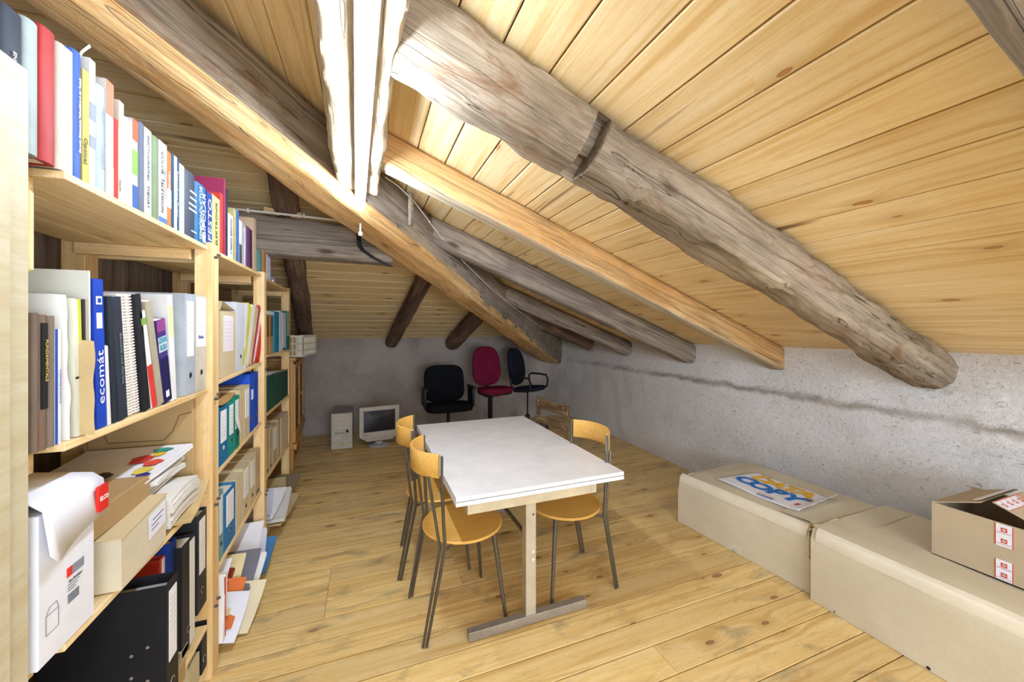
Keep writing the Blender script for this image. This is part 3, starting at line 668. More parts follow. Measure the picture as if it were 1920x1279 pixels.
# small open box
bx0, bx1, by0, by1, bz0, bz1 = 2.575, 2.955, .64, 1.017, .405, .656
t = empty('open_box', T(2.77, .83, bz0), label='smaller open cardboard box with red cross stickers on the longest carton', cat='carton')
M_BOXB = card((198, 180, 150)); th = .004
bm = BM()
for a in [(bx0, bx0+th, by0, by1), (bx1-th, bx1, by0, by1), (bx0+th, bx1-th, by0, by0+th), (bx0+th, bx1-th, by1-th, by1)]: box(bm, a[0], a[1], a[2], a[3], bz0, bz1)
box(bm, bx0, bx1, by0, by1, bz0, bz0+.004); mesh('body', bm, M_BOXB, t, Matrix.Identity(4))
def flap(y0, z0, y1, z1, xa, xb, nm='flap', mat=M_BOXB):
    bm = BM(); n = Vector((0, -(z1-z0), y1-y0)).normalized()*.004
    pts = [(xa, y0, z0), (xb, y0, z0), (xb-.01, y1, z1+.004), (xa+.006, y1, z1)]
    loft(bm, [pts, [tuple(Vector(p)+n) for p in pts]]); return mesh(nm, bm, mat, t, Matrix.Identity(4))
f1 = flap(by1, bz1+.002, .862, .72, bx0, bx1); f2 = flap(by0, bz1+.002, .826, .733, bx0, bx1)
bm = BM(); box(bm, bx1-.003, bx1+.001, by0, by1, bz1, bz1+.02); mesh('flap', bm, M_BOXB, t, Matrix.Identity(4))
M_STW = P((232, 234, 240), .4); M_STR = P((212, 74, 52), .4); M_STB = P((150, 160, 190), .4)
def tape_piece(parent, org, ux, uy, L, n, wd=.052):
    """white postal tape with orange edges and red-white cross marks, running along uy"""
    Mx = frame(org, ux, uy)
    bm = BM(); box(bm, -wd/2, wd/2, 0, L, 0, .0008); s = mesh('sticker', bm, M_STW, parent, Mx, label='white postal tape with red crosses')
    bm = BM(); box(bm, -wd/2, -wd/2+.003, 0, L, .0008, .0014); box(bm, wd/2-.003, wd/2, 0, L, .0008, .0014)
    for k in range(n):
        y = L*(k+.5)/n; box(bm, -.009, .009, y-.008, y+.010, .0008, .0014)
    mesh('red_marks', bm, M_STR, s, Mx)
    bm = BM()
    for k in range(n):
        y = L*(k+.5)/n+.001; box(bm, -.006, .006, y-.0016, y+.0016, .0014, .002); box(bm, -.002, .002, y-.005, y+.005, .0014, .002); box(bm, -.021, .021, y-L/n*.5+.001, y-L/n*.5+.0018, .0008, .0014)
    mesh('cross', bm, M_STW, s, Mx)
    for k in range(n): text(s, 'SWITZERLAND', .0062, Mx @ T(0, L*(k+.5)/n-.0135, .0012), M_STR)
tape_piece(t, (bx0-.0008, .79, .645-.088), (0, -1, 0), (0, 0, 1), .095, 2)
tape_piece(t, (bx0-.0008, .79, .412), (0, -1, 0), (0, 0, 1), .085, 2)
v = Vector((0, .826-by0, .733-bz1)).normalized(); nn = Vector((0, -v.z, v.y))
tape_piece(f2, tuple(Vector((bx0+.352, .800, .7225))+nn*.0050), tuple(v), (-1, 0, 0), .345, 7)
v = Vector((0, .862-by1, .72-bz1)).normalized(); nn = Vector((0, -v.z, v.y))
if nn.z < 0: nn = -nn
bm = BM(); box(bm, 0, .36, -.012, .012, 0, .001); mesh('tape', bm, P((232, 222, 226), .3), f1, frame(tuple(Vector((bx0+.008, .872, .7215))+nn*.0045), (1, 0, 0), tuple(v)))
# ream wrapper
M_PAPW = P((236, 236, 240), .7); M_YEL = P((240, 186, 40), .6); M_BLU = P((30, 116, 206), .6)
cor = [Vector((2.425, 2.135, .381)), Vector((2.80, 2.115, .381)), Vector((2.92, 1.60, .381)), Vector((2.43, 1.545, .381))]  # left-front, left-back, right-back, right-front
cor = [Vector((2.44, 2.13, .382)), Vector((2.84, 2.10, .382)), Vector((2.865, 1.57, .382)), Vector((2.44, 1.545, .382))]
def wrap(u, v): # u along the text, v upward
    p = cor[0]*(1-u)*(1-v)+cor[3]*u*(1-v)+cor[2]*u*v+cor[1]*(1-u)*v
    e = max(0, u-.86)/.14; z = .004+.0035*math.sin(u*9+v*2)*(.4+u)+ e*e*.045*(.35+v*.7)
    if e > 0: p = p+Vector((noise.noise(Vector((u*9, v*7, 1)))*.018*e, noise.noise(Vector((u*5, v*9, 4)))*.022*e, 0)); z += abs(noise.noise(Vector((u*14, v*11, 2))))*.022*e
    return (p.x, p.y, .380+z)
bm = BM(); loft(bm, [[wrap(i/36, j/14) for j in range(15)] for i in range(37)], closed=False, caps=False)
bmesh.ops.recalc_face_normals(bm, faces=bm.faces)
ream = mesh('paper_wrapper', bm, M_PAPW, smooth=50, label='torn white ream wrapper lettered DATA COPY lying on the torn-cornered carton', cat='paper')
mo = ream.modifiers.new('s', 'SOLIDIFY'); mo.thickness = .0008; mo.offset = -1
def wtext(s, size, u, v, mat, sx, shear=0, bold=.0):
    p = Vector(wrap(u, v)); q = Vector(wrap(min(u+.05, 1), v)); q2 = Vector(wrap(u, min(v+.05, 1)))
    Mx = frame(tuple(p+Vector((0, 0, .0045))), tuple(q-p), tuple(q2-p)); text(ream, s, size, Mx, mat, sx, shear, bold=bold)
for ch, u in zip('DATA', (.22, .40, .57, .74)): wtext(ch, .160, u, .735, M_YEL, 1.08, .12, .006)
for ch, u in zip('COPY', (.17, .37, .575, .76)): wtext(ch, .172, u, .40, M_BLU, 1.06, .05, .007)
wtext('COPY', .036, .60, .08, M_BLU, 1.2, 0, .001); wtext('DATA', .030, .58, .135, M_YEL, 1.3)
wtext('everyday printing', .012, .17, .93, M_BLACK, 1)
bm = BM()
for u0, u1, v0, v1 in ((.86, .90, .20, .30),):
    poly(bm, [Vector(wrap(a, b))+Vector((0, 0, .003)) for a, b in ((u0, v0), (u1, v0), (u1, v1), (u0, v1))])
mesh('print_patch', bm, P((220, 70, 80), .5), ream, Matrix.Identity(4), label='red print patch')
bm = BM(); poly(bm, [Vector(wrap(a, b))+Vector((0, 0, .004)) for a, b in ((.86, .50), (.90, .50), (.90, .62), (.86, .62))]); mesh('print_patch', bm, P((120, 120, 150), .5), ream, Matrix.Identity(4), label='grey barcode patch')

# ---------------------------------------------------------------- cupboard at the left edge
t = empty('cupboard', T(-.86, .7, 0), label='tall pale pine cupboard side filling the left edge of the view', cat='cupboard')
bm = BM(); box(bm, -1.10, -.62, .30, 1.052, .02, 2.012, .006); mesh('body', bm, M_PALE, t, Matrix.Identity(4))
bm = BM(); box(bm, -.640, -.622, 1.0525, 1.068, 1.613, 1.777, .005); mesh('handle', bm, P((226, 208, 158), .4), t, Matrix.Identity(4))
bm = BM(); box(bm, -.621, -.612, .31, .995, .06, 1.96, .003); mesh('door', bm, M_PALE, t, Matrix.Identity(4))

# ---------------------------------------------------------------- shelving
XF = lambda y: -.62 if y < 3 else -.62-.04*(y-3)/1.05
shelf = empty('shelving_unit', T(-.84, 2.5, 0), label='three-bay raw pine shelving unit along the left wall', cat='shelves')
PY = [1.095, 2.03, 2.93, 4.03]
for i, yy in enumerate(PY):
    if i == 0: continue
    for xf, nm in ((XF(yy)+.008, 'post'), (-1.02, 'post')):
        bm = BM(); box(bm, xf-(.062 if xf > -.9 else .07), xf, yy-.04 if i < 2 else yy-.030, yy+.04 if i < 2 else yy+.030, .0, 1.868, .002)
        mesh(nm, bm, M_SHELFZ, shelf, Matrix.Identity(4))
levels = {0: [(1.85, 1.85), (1.245, 1.245), (.80, .80), (.25, .25), (.07, .07)],
          1: [(1.85, 1.85), (1.262, 1.285), (.85, .905), (.415, .462), (.075, .075)],
          2: [(1.85, 1.85), (1.315, 1.315), (.905, .905), (.46, .46), (.075, .075)]}
for b in range(3):
    y0, y1 = PY[b]+.01, PY[b+1]-.01
    for z0, z1 in levels[b]:
        x1 = (XF(y0)+XF(y1))/2+.0; wd = (1.06-abs(x1))/3
        for k in range(3):
            xa = -1.06+k*wd; bm = BM()
            L = y1-y0-.09; box(bm, -L/2, L/2, -wd/2+.003, wd/2-.003, -.018, -.0005, .0015)
            ym = (y0+y1)/2; d = Vector((0, y1-y0, z1-z0)).normalized()
            mesh('shelf_board', bm, M_SHELF, shelf, frame((xa+wd/2, ym, (z0+z1)/2), tuple(d), (-1, 0, 0)))
        for yy, zz in ((y0+.048, z0), (y1-.048, z1)):
            if z0 > 1.8 or b == 0 and z0 > 1 or z0 > .7:
                bm = BM(); box(bm, -1.04, x1-.06, yy-.010, yy+.010, zz-.062, zz-.019, .002); mesh('cross_rail', bm, M_SHELF, shelf, Matrix.Identity(4))
for yy, z in [(2.03, 1.20), (2.03, .74), (2.03, .30), (2.93, 1.24), (2.93, .86), (2.93, .42), (2.93, .06), (2.03, 1.815)]:
    for o in (-.012, .018):
        bm = BM(); lathe(bm, [(.006, 0), (.006, .012), (.003, .014)], T(XF(yy)+.008, yy+o, z+o*.5) @ Matrix.Rotation(R(90), 4, 'Y'), 10)
        mesh('bolt', bm, M_DSTEEL, shelf, Matrix.Identity(4))

# ---------------------------------------------------------------- books and files
COLS = {'W': P((232, 232, 232), .6), 'K': P((40, 40, 44), .6), 'G': P((130, 134, 140), .6), 'R': P((206, 50, 46), .6), 'Y': P((214, 196, 84), .6), 'B': P((34, 60, 140), .6), 'T': P((40, 150, 160), .6)}
GR = {'T1': 'books on the top shelf', 'T2': 'books and folders on the second bay top shelf', 'T3': 'books on the third bay top shelf', 'M1': 'books and files on the middle shelf of the first bay',
      'M2': 'files on the middle shelf of the second bay', 'M3': 'files on the middle shelf of the third bay', 'N2': 'lever arch files on the third shelf of the second bay',
      'N3': 'volumes in the third bay', 'O2': 'archive boxes low in the second bay', 'O3': 'archive boxes low in the third bay', 'G1': 'lever arch files at the bottom of the first bay', 'G0': 'files on the lowest board of the first bay'}
M_LINE = P((168, 172, 180), .8)
def spine_text(root, s, mat, h, th, fs, pos, yo, rd, x):
    # fs: share of thickness; pos: relative height of the centre; yo: 0..1 across the spine
    size = max(.004, th*fs); ln = .62*size*len(s); sx = min(1.25, max(.35, (h*.86)/ln if rd != 'across' else th*.9/ln))
    y = -th/2+th*yo
    if rd == 'down': Mx = frame((x, y, h*pos), (0, 0, -1), (0, 1, 0))
    elif rd == 'up': Mx = frame((x, y, h*pos), (0, 0, 1), (0, -1, 0))
    else: Mx = frame((x, y, h*pos), (0, 1, 0), (0, 0, 1))
    text(root, s, size, W[root] @ Mx, mat, sx)
def build_item(row):
    lev, kind, y0, y1, zb, h, x, lean, col, label, k = row
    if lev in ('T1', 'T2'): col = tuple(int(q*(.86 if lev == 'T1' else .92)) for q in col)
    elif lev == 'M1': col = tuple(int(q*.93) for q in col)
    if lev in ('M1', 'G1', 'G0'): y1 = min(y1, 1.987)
    th = max(.006, y1-y0-.001); D = k.get('depth', {'B': .20, 'S': .20, 'F': .26, 'L': .285, 'M': .26, 'P': .24, 'E': .25}[kind])
    if lean: h = h/math.cos(R(lean)) - th/2*abs(math.sin(R(lean)))
    Mx = T(x, (y0+y1)/2, zb+.001+(th/2*abs(math.sin(R(lean))))) @ Matrix.Rotation(R(-lean), 4, 'X')
    nm = {'B': 'book', 'S': 'book', 'F': 'folder', 'L': 'lever_arch_file', 'M': 'archive_box', 'P': 'bound_manual', 'E': 'envelope'}[kind]
    if kind == 'S' and ('binder' in label or ' file' in label or 'leaflet' in label): nm = 'ring_file' if 'leaflet' not in label else 'leaflet'
    cat = {'book': 'book', 'folder': 'folder', 'lever_arch_file': 'binder', 'archive_box': 'archive box', 'bound_manual': 'manual', 'envelope': 'envelope', 'ring_file': 'binder', 'leaflet': 'leaflet'}[nm]
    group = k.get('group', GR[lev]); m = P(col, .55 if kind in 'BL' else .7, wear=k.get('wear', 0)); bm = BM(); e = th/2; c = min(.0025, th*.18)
    kw = dict(label=label, cat=cat, group=group)
    if kind in 'BS':
        if kind == 'B':
            N = 7; outer = [(-e, -.012)]+[(-e*math.cos(math.pi*i/(N-1)), -.006+.009*math.sin(math.pi*i/(N-1))) for i in range(N)]+[(e, -.012)]
        else: outer = [(-e, -.004), (-e, 0-.0008), (-e+.0008, 0), (e-.0008, 0), (e, -.0008), (e, -.004)]
        prof = [(-e, -D)]+outer+[(e, -D), (e-c, -D)]+[(e-c, -.010 if kind == 'B' else -.004), (-e+c, -.010 if kind == 'B' else -.004)]+[(-e+c, -D)]
        loft(bm, [[(px, py, z) for py, px in prof] for z in (0, h)]); root = mesh(nm, bm, m, None, Mx, smooth=50 if kind == 'B' else False, **kw)
        bm = BM(); q = .004 if kind == 'B' else .0006; box(bm, -D+q, -.010 if kind == 'B' else -.004, -e+c, e-c, q, h-q); mesh('pages', bm, M_PAGE, root)
        xs = .0035 if kind == 'B' else .0006
    elif kind == 'F':
        b = .35*th; prof = [(-D, -e), (0, -e), (.0005, 0), (0, e), (-D, e*.6)]
        loft(bm, [[(px, py, z) for px, py in prof] for z in (0, h*.5, h)]); root = mesh(nm, bm, m, None, Mx, **kw); xs = .0006
        if th > .012:
            bm = BM(); box(bm, -D+.005, -.001, -e*.55, e*.55, h-.002, h+.002); mesh('sheets', bm, M_PAGE, root)
    elif kind == 'P':
        box(bm, -D, -.012, -e+.001, -e+.004, 0, h); box(bm, -D, -.012, e-.004, e-.001, 0, h); root = mesh(nm, bm, m, None, Mx, **kw)
        bm = BM(); box(bm, -D+.002, -.014, -e+.004, e-.004, .002, h-.002); mesh('pages', bm, M_PAGE, root)
        n = int(h/.0085); cm = P(k['coil'], .4); bm = BM(); rr = min(e*.92, .03)
        for i in range(n):
            z = .006+(h-.012)*i/(n-1)
            ring = [(-.012+rr*.55*math.cos(a), rr*math.sin(a), z) for a in [R(-100+200*j/7) for j in range(8)]]
            loft(bm, [[(p[0], p[1], p[2]-.0022), (p[0]+.0012, p[1], p[2]), (p[0], p[1], p[2]+.0022)] for p in ring], caps=False)
        mesh('binding_coil', bm, cm, root, kind='stuff'); xs = 0
    elif kind == 'E':
        secs = []
        for j in range(15):
            z = h*j/14; ring = []
            for i in range(16):
                a = 2*math.pi*i/16; px = -D/2+D/2*math.copysign(abs(math.cos(a))**.7, math.cos(a)); py = e*math.sin(a)*(1.0 if 0 < j < 14 else .35)
                nz = noise.noise(Vector((px*14, py*20, z*13+x*50+y0*30))); ring.append((px+nz*.010, py*(1+nz*.35)+nz*.004, z+nz*.006))
            secs.append(ring)
        loft(bm, secs); root = mesh(nm, bm, m, None, Mx, smooth=45, **kw); xs = .004
    elif kind == 'L':
        cv = .003
        box(bm, -D, 0, -e, -e+cv, 0, h); box(bm, -D, 0, e-cv, e, 0, h); box(bm, -cv, 0, -e+cv, e-cv, 0, h); root = mesh(nm, bm, m, None, Mx, **kw)
        bm = BM(); box(bm, -D+.02, -cv-.004, -e+cv+.001, e-cv-.001, .004, h-(.012 if not k.get('rivets') else .03)); mesh('papers', bm, P((172, 176, 178), .8) if k.get('grey') or k.get('rivets') or k.get('openred') else M_PAGE, root)
        if k.get('hole', 1) and th > .03:
            hz = .075 if h > .2 else .05; hr = min(.0125, th*.28)
            bm = BM(); lathe(bm, [(hr, 0), (hr, .0012), (hr*.78, .0014)], T(0, 0, hz) @ Matrix.Rotation(R(90), 4, 'Y'), 20); g = mesh('finger_hole', bm, M_STEEL, root, smooth=35)
            bm = BM(); lathe(bm, [(hr*.76, 0), (hr*.76, .0018)], T(0, 0, hz) @ Matrix.Rotation(R(90), 4, 'Y'), 20); mesh('hole', bm, P((230, 230, 226), .6) if k.get('hole') == 'w' else P((20, 20, 22), .8), g)
        if k.get('rivets'):
            for px, pz in ((-.055, .12), (-.03, .10), (-.055, .055+.13), (-.03, .20)):
                bm = BM(); lathe(bm, [(.0045, 0), (.0045, .0012), (.002, .0018)], T(px*1.5, -e, pz+.02) @ RX(90), 12); mesh('rivet', bm, M_STEEL, root, smooth=35)
        xs = .0006
    else:
        loft(bm, [[(px, py, z) for px, py in ((0, -e), (0, e), (-D, e), (-D, -e))] for z in (0, h-.004)]); 
        root = mesh(nm, bm, card(tuple(col)), None, Mx, **kw)
        bm = BM(); box(bm, -D, .0012, -e*.98, e*.98, h-.004, h, .001); lid = mesh('lid', bm, card(tuple(int(q*.95) for q in col)), root)
        if k.get('flap'):
            bm = BM(); loft(bm, [[(-D*.4, -e, h), (0, -e, h+.002), (-D*.4, -e+.02, h+.004)], [(-D*.45, -e*.1, h+.055), (-.03, e*.2, h+.050), (-D*.45, -e*.1+.004, h+.052)], [(-D*.4, e, h+.004), (0, e, h+.006), (-D*.4, e-.004, h+.002)]]); mesh('flap', bm, card(tuple(int(q*.93) for q in col)), root)
        if k.get('two'):
            bm = BM(); box(bm, -.001, .001, -e*.9, e*.9, h*.45, h*.97); mesh('opening', bm, P((120, 84, 48), .9), root)
            bm = BM(); box(bm, .001, .002, -e*.1, e*.05, h*.02, h*.97); mesh('divider', bm, card((214, 180, 126)), root)
        if k.get('hole'):
            bm = BM(); lathe(bm, [(.011, 0), (.011, .0012)], T(0, 0, .055) @ Matrix.Rotation(R(90), 4, 'Y'), 18); mesh('finger_hole', bm, P((34, 28, 22), .8), root)
        if k.get('print'):
            bm = BM()
            for q in range(7): box(bm, .0, .0011, -e*.75, e*.75, h*.9-q*.018, h*.9-q*.018+.0012)
            box(bm, .0, .0011, -e*.7, e*.5, .02, .035); mesh('printed_lines', bm, P((110, 88, 62), .8), root)
        xs = .0012
    for (a, b, share, bc, al) in k.get('band', []):
        ww = th*share; yo = -e if al == -1 else (-ww/2 if al in (0, 2) else e-ww)
        if al == 1 and share == .42: yo = e-ww
        bm = BM(); box(bm, -.0005, xs, yo+.0004, yo+ww-.0004, h*a+.0005, h*b-.0005); mesh('spine_panel', bm, P(bc, .6), root, label='contrasting spine panel')
    if 'lab' in k:
        if k.get('small'): z0, z1, sh = h*.55, h*.72, .4
        elif k.get('strip'): z0, z1, sh = h*.01, h*.97, .36
        elif k.get('big'): z0, z1, sh = h*.46, h*.97, .80
        else: z0, z1, sh = h*.38, h*.93, .62
        yo = 0 if not k.get('strip') else e*.55
        bm = BM(); box(bm, -.0005, .0016, yo-e*sh, yo+e*sh if not k.get('strip') else e, z0, z1); lb = mesh('spine_label', bm, P(k['lab'], .7), root, label='pale spine label')
        if not k.get('strip') and not k.get('small'):
            bm = BM()
            for q in range(6): box(bm, .0016, .0019, -e*sh*.8, e*sh*.8, z1-.03-q*.018, z1-.03-q*.018+.0011)
            mesh('ruled_lines', bm, M_LINE, lb)
        if k.get('torn'):
            bm = BM(); loft(bm, [[(.002, -e*.9, z0+.05), (.002, e*.6, z0+.05)], [(.02, -e*1.0, z0), (.012, e*.4, z0-.01)], [(.034, -e*.6, z0-.04), (.026, e*.1, z0-.055)]], closed=False, caps=False); mesh('torn_flap', bm, P((226, 222, 212), .8), lb)
    if k.get('openred'):
        bm = BM(); box(bm, -.001, .001, -e*.2, e, .002, h-.005); mesh('spine_label', bm, P((228, 226, 226), .6), root, label='white spine strip')
    if k.get('ring'):
        bm = BM(); ry = th*.20
        n = 20; loft(bm, [[(xs, -e*.1+q*math.cos(2*math.pi*i/n), h*.32+q*math.sin(2*math.pi*i/n)) for i in range(n)] for q in (ry, ry*.82)], caps=False); mesh('emblem', bm, COLS['W'], root)
        bm = BM(); box(bm, 0, xs+.0005, -e*.1-.001, -e*.1+.001, h*.32-ry, h*.32+ry); box(bm, 0, xs+.0005, e*.1, e*.6, h*.03, h*.13); mesh('emblem', bm, COLS['W'], root)
    if k.get('logo'):
        bm = BM(); box(bm, 0, .0012, -e*.55, e*.55, h*.83, h*.885); a = mesh('emblem', bm, COLS['W'], root)
        bm = BM(); box(bm, .0012, .0018, -e*.32, e*.32, h*.842, h*.872); mesh('emblem_core', bm, m, a)
        bm = BM(); box(bm, .0018, .0024, -e*.10, e*.10, h*.850, h*.864); mesh('emblem_dot', bm, COLS['W'], a) if 0 else bm.free()
        bm = BM(); box(bm, 0, .0012, -e*.55, e*.5, h*.67, h*.775); mesh('spine_panel', bm, COLS['W'], root)
    if k.get('hb'):
        spine_text(root, 'STANDARD', COLS['T'], h, th, .26, .775, .5, 'across', .0014); spine_text(root, 'HANDBOOK', COLS['T'], h, th, .26, .74, .5, 'across', .0014)
        spine_text(root, 'ELECTRICAL', COLS['T'], h, th, .24, .69, .5, 'across', .0014); spine_text(root, 'ENGINEERS', COLS['T'], h, th, .24, .655, .5, 'across', .0014)
        bm = BM(); box(bm, 0, .0012, -e*.4, e*.4, h*.06, h*.14); mesh('emblem', bm, COLS['W'], root)
    else:
        for tx in k.get('text', []):
            s, cc, fs, yo = tx[:4]; pos = tx[4] if len(tx) > 4 else .5
            if k.get('logo'): spine_text(root, s, COLS[cc], h, th, .95, .34, .46, 'up', .0014); continue
            if yo > 1 or lev == 'M1' and kind == 'L': spine_text(root, s, COLS[cc], h, th, fs, .56, .42, 'across', .0025); continue
            p = {'Optical': .28, 'FUNDAMENTALS': .66, 'OPTOELECTRONICS': .5, 'Optik': .15}.get(s, .5)
            spine_text(root, s, COLS[cc], h, th, fs, p, yo, k.get('rd', 'down'), xs+.0015 + (.0012 if kind == 'B' else 0))
    return root
